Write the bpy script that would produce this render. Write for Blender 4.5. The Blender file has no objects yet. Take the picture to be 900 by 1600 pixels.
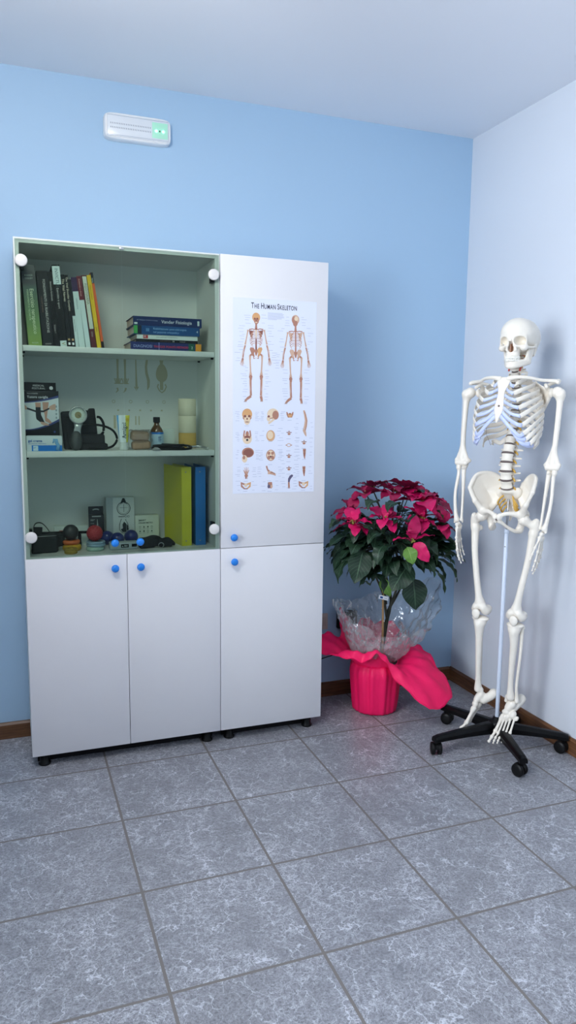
import bpy, bmesh, math, random
import numpy as np
import openvdb
from mathutils import Vector, Matrix, Quaternion, noise

random.seed(7)
rng = np.random.default_rng(7)
scene = bpy.context.scene
COL = scene.collection
PI = math.pi
R = math.radians


# ------------------------------------------------------------------ materials
def srgb(r, g, b):
    def f(c):
        c /= 255.0
        return c / 12.92 if c <= 0.04045 else ((c + 0.055) / 1.055) ** 2.4
    return (f(r), f(g), f(b), 1.0)


def mat(name, col, rough=0.5, metal=0.0, spec=0.5, emit=None, estr=0.0, coat=0.0, sss=0.0):
    m = bpy.data.materials.new(name)
    m.use_nodes = True
    b = m.node_tree.nodes['Principled BSDF']
    b.inputs['Base Color'].default_value = col
    b.inputs['Roughness'].default_value = rough
    b.inputs['Metallic'].default_value = metal
    b.inputs['Specular IOR Level'].default_value = spec
    b.inputs['Coat Weight'].default_value = coat
    if sss:
        b.inputs['Subsurface Weight'].default_value = sss
        b.inputs['Subsurface Radius'].default_value = (0.01, 0.008, 0.006)
        b.inputs['Subsurface Scale'].default_value = 0.5
    if emit:
        b.inputs['Emission Color'].default_value = emit
        b.inputs['Emission Strength'].default_value = estr
    return m


class NT:
    """short-hand for wiring shader nodes"""
    def __init__(self, m):
        self.t = m.node_tree
        self.n = self.t.nodes
        self.b = self.n.get('Principled BSDF')

    def new(self, kind, **kw):
        nd = self.n.new(kind)
        for k, v in kw.items():
            setattr(nd, k, v)
        return nd

    def link(self, a, b):
        self.t.links.new(a, b)

    def math(self, op, a, b=None, clamp=False):
        nd = self.n.new('ShaderNodeMath')
        nd.operation = op
        nd.use_clamp = clamp
        for i, v in enumerate((a, b)):
            if v is None:
                continue
            if isinstance(v, (int, float)):
                nd.inputs[i].default_value = v
            else:
                self.link(v, nd.inputs[i])
        return nd.outputs[0]

    def ramp(self, fac, stops, interp='LINEAR'):
        nd = self.n.new('ShaderNodeValToRGB')
        cr = nd.color_ramp
        cr.interpolation = interp
        while len(cr.elements) < len(stops):
            cr.elements.new(0.5)
        for e, (p, c) in zip(cr.elements, stops):
            e.position = p
            e.color = c if len(c) == 4 else (*c, 1)
        self.link(fac, nd.inputs[0])
        return nd.outputs[0]

    def mix(self, fac, a, b, blend='MIX'):
        nd = self.n.new('ShaderNodeMix')
        nd.data_type = 'RGBA'
        nd.blend_type = blend
        for s, v in ((0, fac), (6, a), (7, b)):
            if isinstance(v, (int, float)):
                nd.inputs[s].default_value = v
            elif isinstance(v, tuple):
                nd.inputs[s].default_value = v
            else:
                self.link(v, nd.inputs[s])
        return nd.outputs[2]

    def noise(self, vec, scale, detail=2, rough=0.5, dist=0.0):
        nd = self.n.new('ShaderNodeTexNoise')
        nd.inputs['Scale'].default_value = scale
        nd.inputs['Detail'].default_value = detail
        nd.inputs['Roughness'].default_value = rough
        nd.inputs['Distortion'].default_value = dist
        if vec is not None:
            self.link(vec, nd.inputs['Vector'])
        return nd

    def coord(self, which='Object'):
        return self.n.new('ShaderNodeTexCoord').outputs[which]

    def bump(self, height, strength=0.2, dist=0.01):
        nd = self.n.new('ShaderNodeBump')
        nd.inputs['Strength'].default_value = strength
        nd.inputs['Distance'].default_value = dist
        self.link(height, nd.inputs['Height'])
        self.link(nd.outputs[0], self.b.inputs['Normal'])


def speckle(name, col, col2, rough=0.5, scale=40, spec=0.5, bump=0.0, bscale=200):
    """a plain surface with a faint procedural variation of tone"""
    m = mat(name, col, rough, spec=spec)
    t = NT(m)
    n = t.noise(t.coord(), scale, 4)
    t.link(t.mix(n.outputs['Fac'], col, col2), t.b.inputs['Base Color'])
    if bump:
        n2 = t.noise(t.coord(), bscale, 3)
        t.bump(n2.outputs['Fac'], bump, 0.003)
    return m


# ------------------------------------------------------------------ mesh builder
def frame(d, up=(0, 0, 1)):
    d = Vector(d).normalized()
    up = Vector(up)
    if abs(d.dot(up)) > 0.98:
        up = Vector((1, 0, 0))
    s = d.cross(up).normalized()
    return s, s.cross(d).normalized()


class MB:
    def __init__(self):
        self.v = []
        self.f = []
        self.mi = []
        self.sm = []
        self.uv = {}

    def add(self, vs, fs, mi=0, smooth=False, M=None):
        o = len(self.v)
        for p in vs:
            p = Vector(p)
            self.v.append(tuple(M @ p) if M is not None else tuple(p))
        for q in fs:
            self.f.append(tuple(o + i for i in q))
            self.mi.append(mi)
            self.sm.append(smooth)
        return self

    def box(self, lo, hi, mi=0, bev=0.0, M=None, seg=2):
        (x0, y0, z0), (x1, y1, z1) = lo, hi
        vs = [(x0, y0, z0), (x1, y0, z0), (x1, y1, z0), (x0, y1, z0), (x0, y0, z1), (x1, y0, z1), (x1, y1, z1), (x0, y1, z1)]
        fs = [(3, 2, 1, 0), (4, 5, 6, 7), (0, 1, 5, 4), (1, 2, 6, 5), (2, 3, 7, 6), (3, 0, 4, 7)]
        if bev <= 0:
            return self.add(vs, fs, mi, False, M)
        bm = bmesh.new()
        vv = [bm.verts.new(p) for p in vs]
        for q in fs:
            bm.faces.new([vv[i] for i in q])
        bmesh.ops.bevel(bm, geom=list(bm.edges), offset=bev, segments=seg, affect='EDGES', profile=0.5)
        return self.bm(bm, mi, seg > 1, M)

    def bm(self, bm, mi=0, smooth=False, M=None):
        bm.verts.ensure_lookup_table()
        bm.verts.index_update()
        self.add([v.co for v in bm.verts], [[v.index for v in f.verts] for f in bm.faces], mi, smooth, M)
        bm.free()
        return self

    def lathe(self, prof, seg=32, mi=0, M=None, smooth=True, fn=None):
        """prof: list of (r, z) around z; fn(angle, r, z) may push the radius and height"""
        vs, fs = [], []
        for (r, z) in prof:
            for k in range(seg):
                a = 2 * PI * k / seg
                rr, zz = (r, z) if fn is None else fn(a, r, z)
                vs.append((rr * math.cos(a), rr * math.sin(a), zz))
        n = len(prof)
        for i in range(n - 1):
            for k in range(seg):
                k2 = (k + 1) % seg
                fs.append((i * seg + k, i * seg + k2, (i + 1) * seg + k2, (i + 1) * seg + k))
        if prof[0][0] > 1e-6:
            fs.append(tuple(reversed(range(seg))))
        if prof[-1][0] > 1e-6:
            fs.append(tuple((n - 1) * seg + k for k in range(seg)))
        return self.add(vs, fs, mi, smooth, M)

    def cyl(self, a, b, r, r2=None, seg=16, mi=0, smooth=True, bev=0.0):
        a, b = Vector(a), Vector(b)
        d = b - a
        L = d.length
        s, u = frame(d)
        M = Matrix(((s.x, u.x, d.x / L, a.x), (s.y, u.y, d.y / L, a.y), (s.z, u.z, d.z / L, a.z), (0, 0, 0, 1)))
        r2 = r if r2 is None else r2
        if bev > 0:
            prof = [(r - bev, 0), (r - bev * .3, bev * .3), (r, bev), (r2, L - bev), (r2 - bev * .3, L - bev * .3), (r2 - bev, L)]
        else:
            prof = [(r, 0), (r2, L)]
        o = len(self.f)
        self.lathe(prof, seg, mi, M, smooth)
        if s.cross(u).dot(d) < 0:
            for i in range(o, len(self.f)):
                self.f[i] = tuple(reversed(self.f[i]))
        return self

    def tube(self, pts, r, seg=10, mi=0, smooth=True, flat=1.0, up=(0, 0, 1), close=True, cyclic=False, twist=None):
        """swept round or flattened bar; r a number or a list, flat = thickness / width (number or list); width lies along up"""
        P = [Vector(p) for p in pts]
        n = len(P)
        rs = r if isinstance(r, (list, tuple)) else [r] * n
        fl = flat if isinstance(flat, (list, tuple)) else [flat] * n
        vs, fs = [], []
        for i, p in enumerate(P):
            if cyclic:
                d = P[(i + 1) % n] - P[i - 1]
            else:
                d = P[min(i + 1, n - 1)] - P[max(i - 1, 0)]
            uu = up[i] if isinstance(up, list) else up
            s, u = frame(d, uu)
            for k in range(seg):
                a = 2 * PI * k / seg
                vs.append(p + s * math.cos(a) * rs[i] * fl[i] + u * math.sin(a) * rs[i])
        for i in range(n if cyclic else n - 1):
            j = (i + 1) % n
            for k in range(seg):
                k2 = (k + 1) % seg
                fs.append((i * seg + k2, i * seg + k, j * seg + k, j * seg + k2))
        if close and not cyclic:
            fs.append(tuple(range(seg)))
            fs.append(tuple((n - 1) * seg + k for k in reversed(range(seg))))
        return self.add(vs, fs, mi, smooth)

    def ball(self, c, r, mi=0, seg=24, rings=14, M=None, fn=None):
        r = (r, r, r) if isinstance(r, (int, float)) else r
        vs, fs = [(c[0], c[1], c[2] + r[2])], []
        for i in range(1, rings):
            t = PI * i / rings
            for k in range(seg):
                a = 2 * PI * k / seg
                d = Vector((math.sin(t) * math.cos(a), math.sin(t) * math.sin(a), math.cos(t)))
                s = 1.0 if fn is None else fn(d)
                vs.append((c[0] + d.x * r[0] * s, c[1] + d.y * r[1] * s, c[2] + d.z * r[2] * s))
        vs.append((c[0], c[1], c[2] - r[2]))
        for k in range(seg):
            k2 = (k + 1) % seg
            fs.append((0, 1 + k, 1 + k2))
            for i in range(rings - 2):
                a0 = 1 + i * seg
                fs.append((a0 + k, a0 + seg + k, a0 + seg + k2, a0 + k2))
            fs.append((len(vs) - 1, 1 + (rings - 2) * seg + k2, 1 + (rings - 2) * seg + k))
        return self.add(vs, fs, mi, True, M)

    def poly(self, pts, mi=0, M=None):
        return self.add(pts, [tuple(range(len(pts)))], mi, False, M)

    def prism(self, pts, d, mi=0, M=None, smooth=False):
        """polygon pts (3-D, one plane) pushed along vector d"""
        n = len(pts)
        d = Vector(d)
        vs = [Vector(p) for p in pts] + [Vector(p) + d for p in pts]
        fs = [tuple(reversed(range(n))), tuple(range(n, 2 * n))]
        fs += [(i, (i + 1) % n, n + (i + 1) % n, n + i) for i in range(n)]
        return self.add(vs, fs, mi, smooth, M)

    def grid(self, fn, nu, nv, mi=0, smooth=True, M=None, wrap=False):
        """fn(u, v) -> point, u and v in 0..1; remembers uv"""
        o = len(self.v)
        cu = nu if wrap else nu + 1
        vs = [fn(i / nu, j / nv) for j in range(nv + 1) for i in range(cu)]
        fs = []
        for j in range(nv):
            for i in range(nu):
                i2 = (i + 1) % cu
                fs.append((j * cu + i, j * cu + i2, (j + 1) * cu + i2, (j + 1) * cu + i))
        self.add(vs, fs, mi, smooth, M)
        for j in range(nv + 1):
            for i in range(cu):
                self.uv[o + j * cu + i] = (i / nu, j / nv)
        return self

    def text(self, s, size, M, mi=0, align='LEFT', bold=0.0, shear=0.0, spacing=1.0):
        """flat lettering in the xy plane of M"""
        vs, fs = text_mesh(s, size, align, bold, shear, spacing)
        return self.add(vs, fs, mi, False, M)

    def build(self, name, mats, parent=None, loc=None, bevel=0.0, rot=None, solidify=0.0, autosmooth=None):
        me = bpy.data.meshes.new(name)
        me.from_pydata(self.v, [], self.f)
        if not isinstance(mats, (list, tuple)):
            mats = [mats]
        for m in mats:
            me.materials.append(m)
        me.polygons.foreach_set('material_index', self.mi)
        me.polygons.foreach_set('use_smooth', self.sm)
        if self.uv:
            lay = me.uv_layers.new(name='UVMap')
            for lp in me.loops:
                lay.data[lp.index].uv = self.uv.get(lp.vertex_index, (0, 0))
        me.validate()
        me.update()
        o = bpy.data.objects.new(name, me)
        COL.objects.link(o)
        if parent is not None:
            o.parent = parent
        if loc is not None:
            o.location = loc
        if rot is not None:
            o.rotation_euler = rot
        if bevel:
            md = o.modifiers.new('bevel', 'BEVEL')
            md.width = bevel
            md.segments = 2
            md.limit_method = 'ANGLE'
        if solidify:
            md = o.modifiers.new('solid', 'SOLIDIFY')
            md.thickness = solidify
        return o


_tc = {}


def text_mesh(s, size, align, bold, shear, spacing):
    key = (s, size, align, bold, shear, spacing)
    if key in _tc:
        return _tc[key]
    cu = bpy.data.curves.new('lettering', 'FONT')
    cu.body = s
    cu.size = size
    cu.align_x = align
    cu.align_y = 'CENTER'
    cu.offset = bold
    cu.shear = shear
    cu.space_character = spacing
    cu.resolution_u = 3
    o = bpy.data.objects.new('lettering', cu)
    COL.objects.link(o)
    dg = bpy.context.evaluated_depsgraph_get()
    me = o.evaluated_get(dg).to_mesh()
    vs = [tuple(v.co) for v in me.vertices]
    fs = [tuple(p.vertices) for p in me.polygons]
    bpy.data.objects.remove(o)
    bpy.data.curves.remove(cu)
    _tc[key] = (vs, fs)
    return vs, fs


def tag(o, label=None, cat=None, group=None, kind=None):
    if label:
        o['label'] = label
    if cat:
        o['category'] = cat
    if group:
        o['group'] = group
    if kind:
        o['kind'] = kind
    return o


def thing(name, label, cat, loc=(0, 0, 0), rotz=0.0, group=None):
    o = bpy.data.objects.new(name, None)
    o.empty_display_size = 0.05
    COL.objects.link(o)
    o.location = loc
    o.rotation_euler = (0, 0, rotz)
    return tag(o, label, cat, group)


def struct(name, mb, m, **kw):
    return tag(mb.build(name, m, **kw), kind='structure')


def front(x, y, z):
    """matrix whose xy plane is a vertical face looking towards -y (text reads left to right along +x)"""
    return Matrix(((1, 0, 0, x), (0, 0, -1, y), (0, 1, 0, z), (0, 0, 0, 1)))


def spline(pts, n):
    """Catmull-Rom through pts"""
    P = [np.array(p, float) for p in pts]
    P = [2 * P[0] - P[1]] + P + [2 * P[-1] - P[-2]]
    out = []
    m = len(P) - 3
    for k in range(n + 1):
        t = k / n * m
        i = min(int(t), m - 1)
        u = t - i
        a, b, c, d = P[i:i + 4]
        out.append(0.5 * (2 * b + (c - a) * u + (2 * a - 5 * b + 4 * c - d) * u * u + (3 * b - a - 3 * c + d) * u ** 3))
    return out


# ------------------------------------------------------------------ solid shapes from distance fields
class S:
    """a list of blended solids; each entry (op, function, lo, hi, blend)"""
    def __init__(self):
        self.e = []

    def _p(self, op, fn, lo, hi, k):
        self.e.append((op, fn, np.array(lo, float), np.array(hi, float), k))
        return self

    def cap(self, a, b, ra, rb=None, k=0.006, op='+', flat=None):
        a, b = np.array(a, float), np.array(b, float)
        rb = ra if rb is None else rb
        ab = b - a
        L = max(ab @ ab, 1e-12)

        def fn(X, Y, Z):
            px, py, pz = X - a[0], Y - a[1], Z - a[2]
            h = np.clip((px * ab[0] + py * ab[1] + pz * ab[2]) / L, 0, 1)
            return np.sqrt((px - ab[0] * h) ** 2 + (py - ab[1] * h) ** 2 + (pz - ab[2] * h) ** 2) - (ra + (rb - ra) * h)
        r = max(ra, rb)
        return self._p(op, fn, np.minimum(a, b) - r, np.maximum(a, b) + r, k)

    def line(self, pts, rs, k=0.006, op='+', sub=5):
        """one smooth tapering bar through pts"""
        if isinstance(rs, (int, float)):
            rs = [rs] * len(pts)
        P = [np.array(p, float) for p in pts]
        q = list(zip(P, rs))
        if len(P) > 2 and sub > 1:
            Q = spline([(*p, r) for p, r in q], sub * (len(P) - 1))
            q = [(a[:3], max(a[3], .0015)) for a in Q]
        A = np.array([a for a, r in q])
        Rr = np.array([r for a, r in q])

        def fn(X, Y, Z):
            D = None
            for i in range(len(q) - 1):
                a, ab = A[i], A[i + 1] - A[i]
                px, py, pz = X - a[0], Y - a[1], Z - a[2]
                h = np.clip((px * ab[0] + py * ab[1] + pz * ab[2]) / max(ab @ ab, 1e-12), 0, 1)
                d = np.sqrt((px - ab[0] * h) ** 2 + (py - ab[1] * h) ** 2 + (pz - ab[2] * h) ** 2) - (Rr[i] + (Rr[i + 1] - Rr[i]) * h)
                D = d if D is None else np.minimum(D, d)
            return D
        m = Rr.max()
        return self._p(op, fn, A.min(0) - m, A.max(0) + m, k)

    def ell(self, c, r, k=0.006, op='+', rot=None):
        c = np.array(c, float)
        r = np.array((r, r, r) if isinstance(r, (int, float)) else r, float)
        Q = None if rot is None else np.array(rot)

        def fn(X, Y, Z):
            x, y, z = X - c[0], Y - c[1], Z - c[2]
            if Q is not None:
                x, y, z = (Q[0, 0] * x + Q[1, 0] * y + Q[2, 0] * z, Q[0, 1] * x + Q[1, 1] * y + Q[2, 1] * z, Q[0, 2] * x + Q[1, 2] * y + Q[2, 2] * z)
            k0 = np.sqrt((x / r[0]) ** 2 + (y / r[1]) ** 2 + (z / r[2]) ** 2)
            k1 = np.sqrt((x / r[0] ** 2) ** 2 + (y / r[1] ** 2) ** 2 + (z / r[2] ** 2) ** 2)
            return k0 * (k0 - 1) / np.maximum(k1, 1e-9)
        m = r.max() if Q is not None else r
        return self._p(op, fn, c - m, c + m, k)

    def tri(self, a, b, c, r, k=0.006, op='+'):
        a, b, c = (np.array(q, float) for q in (a, b, c))
        n = np.cross(b - a, c - a)

        def fn(X, Y, Z):
            P = np.stack([X, Y, Z], -1)

            def seg(p, q):
                e = q - p
                w = P - p
                h = np.clip((w @ e) / (e @ e), 0, 1)[..., None]
                return ((w - h * e) ** 2).sum(-1)
            d = np.minimum(np.minimum(seg(a, b), seg(b, c)), seg(c, a))
            s = (np.sign((P - a) @ np.cross(b - a, n)) + np.sign((P - b) @ np.cross(c - b, n)) + np.sign((P - c) @ np.cross(a - c, n)))
            pl = ((P - a) @ n) ** 2 / (n @ n)
            return np.sqrt(np.where(np.abs(s) > 2.5, pl, d)) - r
        lo = np.minimum(np.minimum(a, b), c) - r
        hi = np.maximum(np.maximum(a, b), c) + r
        return self._p(op, fn, lo, hi, k)

    def box(self, c, h, rad=0.002, k=0.004, op='+', rot=None):
        c, h = np.array(c, float), np.array(h, float)
        Q = None if rot is None else np.array(rot)

        def fn(X, Y, Z):
            x, y, z = X - c[0], Y - c[1], Z - c[2]
            if Q is not None:
                x, y, z = (Q[0, 0] * x + Q[1, 0] * y + Q[2, 0] * z, Q[0, 1] * x + Q[1, 1] * y + Q[2, 1] * z, Q[0, 2] * x + Q[1, 2] * y + Q[2, 2] * z)
            qx, qy, qz = np.abs(x) - h[0] + rad, np.abs(y) - h[1] + rad, np.abs(z) - h[2] + rad
            return np.sqrt(np.maximum(qx, 0) ** 2 + np.maximum(qy, 0) ** 2 + np.maximum(qz, 0) ** 2) + np.minimum(np.maximum(qx, np.maximum(qy, qz)), 0) - rad
        m = np.linalg.norm(h) if Q is not None else h
        return self._p(op, fn, c - m, c + m, k)

    def mesh(self, name, m, parent=None, h=0.002, rough=0.0, rscale=60.0):
        pad = 3 * h
        plus = [e for e in self.e if e[0] == '+']
        lo = np.min([e[2] for e in plus], 0) - pad
        hi = np.max([e[3] for e in plus], 0) + pad
        nx, ny, nz = (np.ceil((hi - lo) / h).astype(int) + 1)
        gx, gy, gz = lo[0] + h * np.arange(nx), lo[1] + h * np.arange(ny), lo[2] + h * np.arange(nz)
        D = np.full((nx, ny, nz), 0.05)
        for op, fn, l, u, k in self.e:
            mg = k * 1.5 + 2 * h + 0.002
            sl = []
            for g, a, b in ((gx, l[0], u[0]), (gy, l[1], u[1]), (gz, l[2], u[2])):
                i0 = max(int(np.searchsorted(g, a - mg)) - 1, 0)
                i1 = min(int(np.searchsorted(g, b + mg)) + 1, len(g))
                sl.append(slice(i0, i1))
            if any(s.stop <= s.start for s in sl):
                continue
            X, Y, Z = np.meshgrid(gx[sl[0]], gy[sl[1]], gz[sl[2]], indexing='ij')
            d = fn(X, Y, Z)
            cur = D[sl[0], sl[1], sl[2]]
            if op == '+':
                q = np.maximum(k - np.abs(cur - d), 0) / k
                D[sl[0], sl[1], sl[2]] = np.minimum(cur, d) - q * q * k * 0.25
            else:
                q = np.maximum(k - np.abs(cur + d), 0) / k
                D[sl[0], sl[1], sl[2]] = np.maximum(cur, -d) + q * q * k * 0.25
        g = openvdb.FloatGrid(0.05)
        g.copyFromArray(D.astype(np.float32))
        p, q = g.convertToQuads(0.0)
        p = p * h + lo
        me = bpy.data.meshes.new(name)
        me.vertices.add(len(p))
        me.vertices.foreach_set('co', p.astype(np.float32).ravel())
        q = q[:, ::-1]
        me.loops.add(4 * len(q))
        me.loops.foreach_set('vertex_index', q.astype(np.int32).ravel())
        me.polygons.add(len(q))
        me.polygons.foreach_set('loop_start', (4 * np.arange(len(q))).astype(np.int32))
        me.polygons.foreach_set('use_smooth', np.ones(len(q), bool))
        me.update(calc_edges=True)
        me.validate()
        me.materials.append(m)
        # make sure faces look outward
        v = p[q]
        vol = np.einsum('ij,ij->i', v[:, 0], np.cross(v[:, 1], v[:, 2])).sum() + np.einsum('ij,ij->i', v[:, 0], np.cross(v[:, 2], v[:, 3])).sum()
        if vol < 0:
            me.flip_normals()
        o = bpy.data.objects.new(name, me)
        COL.objects.link(o)
        if parent is not None:
            o.parent = parent
        return o

# ------------------------------------------------------------------ camera
cam_d = bpy.data.cameras.new('camera')
cam = bpy.data.objects.new('camera', cam_d)
COL.objects.link(cam)
cam_d.sensor_fit = 'VERTICAL'
cam_d.sensor_height = 36.0
cam_d.sensor_width = 36.0 * 900 / 1600
cam_d.lens = 1162.908 / 1600 * 36.0
cam_d.clip_start = 0.05
_r = Vector((0.93733, -0.34827, 0.01104)).normalized()
_f = Vector((0.34643, 0.92804, -0.13686)).normalized()
_u = _r.cross(_f).normalized()
_r = _f.cross(_u).normalized()
cam.matrix_world = Matrix(((_r.x, _u.x, -_f.x, -0.30905), (_r.y, _u.y, -_f.y, -2.79803), (_r.z, _u.z, -_f.z, 1.38796), (0, 0, 0, 1)))
scene.camera = cam

scene.view_settings.view_transform = 'Standard'
scene.view_settings.look = 'None'
scene.view_settings.gamma = 1.0
scene.view_settings.use_curve_mapping = False
scene.view_settings.exposure = 0.0
scene.cycles.use_denoising = True
scene.cycles.max_bounces = 12
scene.cycles.diffuse_bounces = 6
scene.cycles.transparent_max_bounces = 24
scene.cycles.caustics_reflective = False
scene.cycles.caustics_refractive = False
scene.cycles.sample_clamp_indirect = 8.0

w = bpy.data.worlds.new('world')
scene.world = w
w.use_nodes = True
w.node_tree.nodes['Background'].inputs['Color'].default_value = (0.75, 0.85, 1.0, 1)
w.node_tree.nodes['Background'].inputs['Strength'].default_value = 0.6

# ------------------------------------------------------------------ room
WX, WY, CZ = 1.8025, 0.405, 2.667
LX, FY = -2.3, -4.3


def plaster(name, c, c2=None):
    m = mat(name, c, 0.62, spec=0.3)
    t = NT(m)
    co = t.coord()
    n = t.noise(co, 1.3, 2)
    c2 = c2 or tuple(min(1, v * 0.95) for v in c[:3]) + (1,)
    t.link(t.mix(n.outputs['Fac'], c, c2), t.b.inputs['Base Color'])
    n2 = t.noise(co, 260, 3)
    t.bump(n2.outputs['Fac'], 0.06, 0.002)
    return m


M_blue = plaster('blue wall paint', (0.395, 0.575, 0.76, 1))
M_pale = plaster('pale wall paint', (0.64, 0.68, 0.74, 1))
M_side = plaster('low-bounce wall paint', (0.46, 0.50, 0.55, 1))  # unseen left and front walls, darkened to cut bounce and glass reflections
M_ceil = plaster('ceiling paint', (0.87, 0.89, 0.93, 1))

# floor: square stone-look tiles, 40 cm, pale veins, grey grout
M_floor = mat('veined grey floor tiles', srgb(140, 140, 150), 0.4, spec=0.45)
t = NT(M_floor)
co = t.coord()
sep = t.new('ShaderNodeSeparateXYZ')
t.link(co, sep.inputs[0])
ux = t.math('DIVIDE', sep.outputs[0], 0.4)
uy = t.math('DIVIDE', sep.outputs[1], 0.4)


def edge_d(u):
    fr = t.math('FRACT', t.math('ADD', u, 100.0))
    return t.math('MINIMUM', fr, t.math('SUBTRACT', 1.0, fr))


dist = t.math('MINIMUM', edge_d(ux), edge_d(uy))
grout = t.math('LESS_THAN', dist, 0.0105)
idv = t.new('ShaderNodeCombineXYZ')
t.link(t.math('FLOOR', ux), idv.inputs[0])
t.link(t.math('FLOOR', uy), idv.inputs[1])
wn = t.new('ShaderNodeTexWhiteNoise', noise_dimensions='3D')
t.link(idv.outputs[0], wn.inputs['Vector'])
off = t.new('ShaderNodeVectorMath', operation='MULTIPLY_ADD')
t.link(wn.outputs['Color'], off.inputs[0])
off.inputs[1].default_value = (37, 41, 29)
t.link(co, off.inputs[2])
pv = off.outputs[0]


def vein(scale, width, dist_, detail=3):
    n = t.noise(pv, scale, detail, 0.6, dist_)
    a = t.math('ABSOLUTE', t.math('SUBTRACT', n.outputs['Fac'], 0.5))
    return t.math('SUBTRACT', 1.0, t.math('DIVIDE', a, width, True), True)


def crack(scale, width, wob, wsc):
    nz = t.noise(pv, wsc, 4, 0.65)
    ma = t.new('ShaderNodeVectorMath', operation='MULTIPLY_ADD')
    t.link(nz.outputs['Color'], ma.inputs[0])
    ma.inputs[1].default_value = (wob, wob, 0)
    t.link(pv, ma.inputs[2])
    vo = t.new('ShaderNodeTexVoronoi', feature='DISTANCE_TO_EDGE', voronoi_dimensions='2D')
    vo.inputs['Scale'].default_value = scale
    t.link(ma.outputs[0], vo.inputs['Vector'])
    return t.math('SUBTRACT', 1.0, t.math('DIVIDE', vo.outputs['Distance'], width, True), True)


ck1 = crack(13, 0.040, 0.20, 9)
ck2 = crack(30, 0.060, 0.10, 18)
v1 = vein(9, 0.014, 2.2, 5)
v2 = vein(17, 0.024, 2.6, 4)
v3 = vein(36, 0.045, 1.5, 3)
patch = t.noise(pv, 7, 2).outputs['Fac']
pm = t.ramp(patch, [(0.36, (0.12, 0.12, 0.12)), (0.62, (1, 1, 1))])
pm2 = t.ramp(t.noise(pv, 11, 3).outputs['Fac'], [(0.42, (0.0, 0.0, 0.0)), (0.58, (1, 1, 1))])
vv = t.math('ADD', t.math('MULTIPLY', v1, 0.45), t.math('ADD', t.math('MULTIPLY', t.math('MULTIPLY', v2, pm), 0.5), t.math('MULTIPLY', t.math('MULTIPLY', v3, pm), 0.28)), True)
vv = t.math('ADD', vv, t.math('ADD', t.math('MULTIPLY', t.math('MULTIPLY', ck1, pm2), 0.9), t.math('MULTIPLY', t.math('MULTIPLY', ck2, pm), 0.55)), True)
gn = t.noise(pv, 150, 4, 0.7)
base = t.ramp(gn.outputs['Fac'], [(0.33, srgb(100, 101, 106)), (0.5, srgb(130, 131, 137)), (0.7, srgb(148, 149, 156))])
dark = vein(24, 0.03, 2.4, 4)
base = t.mix(t.math('MULTIPLY', dark, 0.35), base, srgb(96, 95, 100))
col = t.mix(t.math('MULTIPLY', vv, 0.74), base, srgb(216, 219, 228))
col = t.mix(grout, col, srgb(116, 111, 108))
t.link(col, t.b.inputs['Base Color'])
t.link(t.math('ADD', t.math('MULTIPLY', gn.outputs['Fac'], 0.18), t.math('MULTIPLY', grout, 0.3)), t.b.inputs['Roughness'])
rgh = t.math('ADD', t.math('MULTIPLY', gn.outputs['Fac'], 0.2), t.math('ADD', t.math('MULTIPLY', grout, 0.35), 0.24))
t.link(rgh, t.b.inputs['Roughness'])
hgt = t.math('SUBTRACT', t.math('ADD', t.math('MULTIPLY', gn.outputs['Fac'], 0.25), t.math('MULTIPLY', vv, 0.15)), grout)
t.bump(hgt, 0.25, 0.003)

# baseboard wood
M_wood = mat('brown wood skirting', srgb(110, 76, 52), 0.42)
t = NT(M_wood)
co = t.coord()
mp = t.new('ShaderNodeMapping')
mp.inputs['Scale'].default_value = (3, 3, 60)
t.link(co, mp.inputs[0])
n = t.noise(mp.outputs[0], 2.2, 4, 0.6, 0.6)
t.link(t.ramp(n.outputs['Fac'], [(0.3, srgb(70, 44, 28)), (0.7, srgb(122, 84, 54))]), t.b.inputs['Base Color'])

T_ = 0.12
struct('floor', MB().box((LX - T_, FY - T_, -0.1), (WX + T_, WY + T_, 0)), M_floor)
struct('ceiling', MB().box((LX - T_, FY - T_, CZ), (WX + T_, WY + T_, CZ + 0.1)), M_ceil)
struct('wall_back', MB().box((LX - T_, WY, 0), (WX + T_, WY + T_, CZ)), M_blue)
WY0, WY1, WZ0, WZ1 = -3.7, -1.5, 0.90, 2.25      # unseen window, added in the left wall as a broad light source
struct('wall_right', MB().box((WX, FY - T_, 0), (WX + T_, WY, CZ)), M_pale)
struct('wall_left', MB().box((LX - T_, WY1, 0), (LX, WY, CZ)).box((LX - T_, FY - T_, 0), (LX, WY0, CZ)).box((LX - T_, WY0, 0), (LX, WY1, WZ0)).box((LX - T_, WY0, WZ1), (LX, WY1, CZ)), M_side)
struct('wall_front', MB().box((LX, FY - T_, 0), (WX, FY, CZ)), M_side)
bb = 0.012
prof = [(0, 0), (-bb, 0), (-bb, 0.060), (-bb * 0.45, 0.069), (0, 0.070)]
struct('baseboard_back', MB().prism([(LX, WY + a, z) for a, z in prof], (WX - LX - bb, 0, 0)), M_wood)
struct('baseboard_right', MB().prism([(WX + a, WY, z) for a, z in prof], (0, FY - WY, 0)), M_wood)
struct('baseboard_left', MB().prism([(LX - a, WY - bb, z) for a, z in prof], (0, FY - WY + bb, 0)), M_wood)


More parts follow.
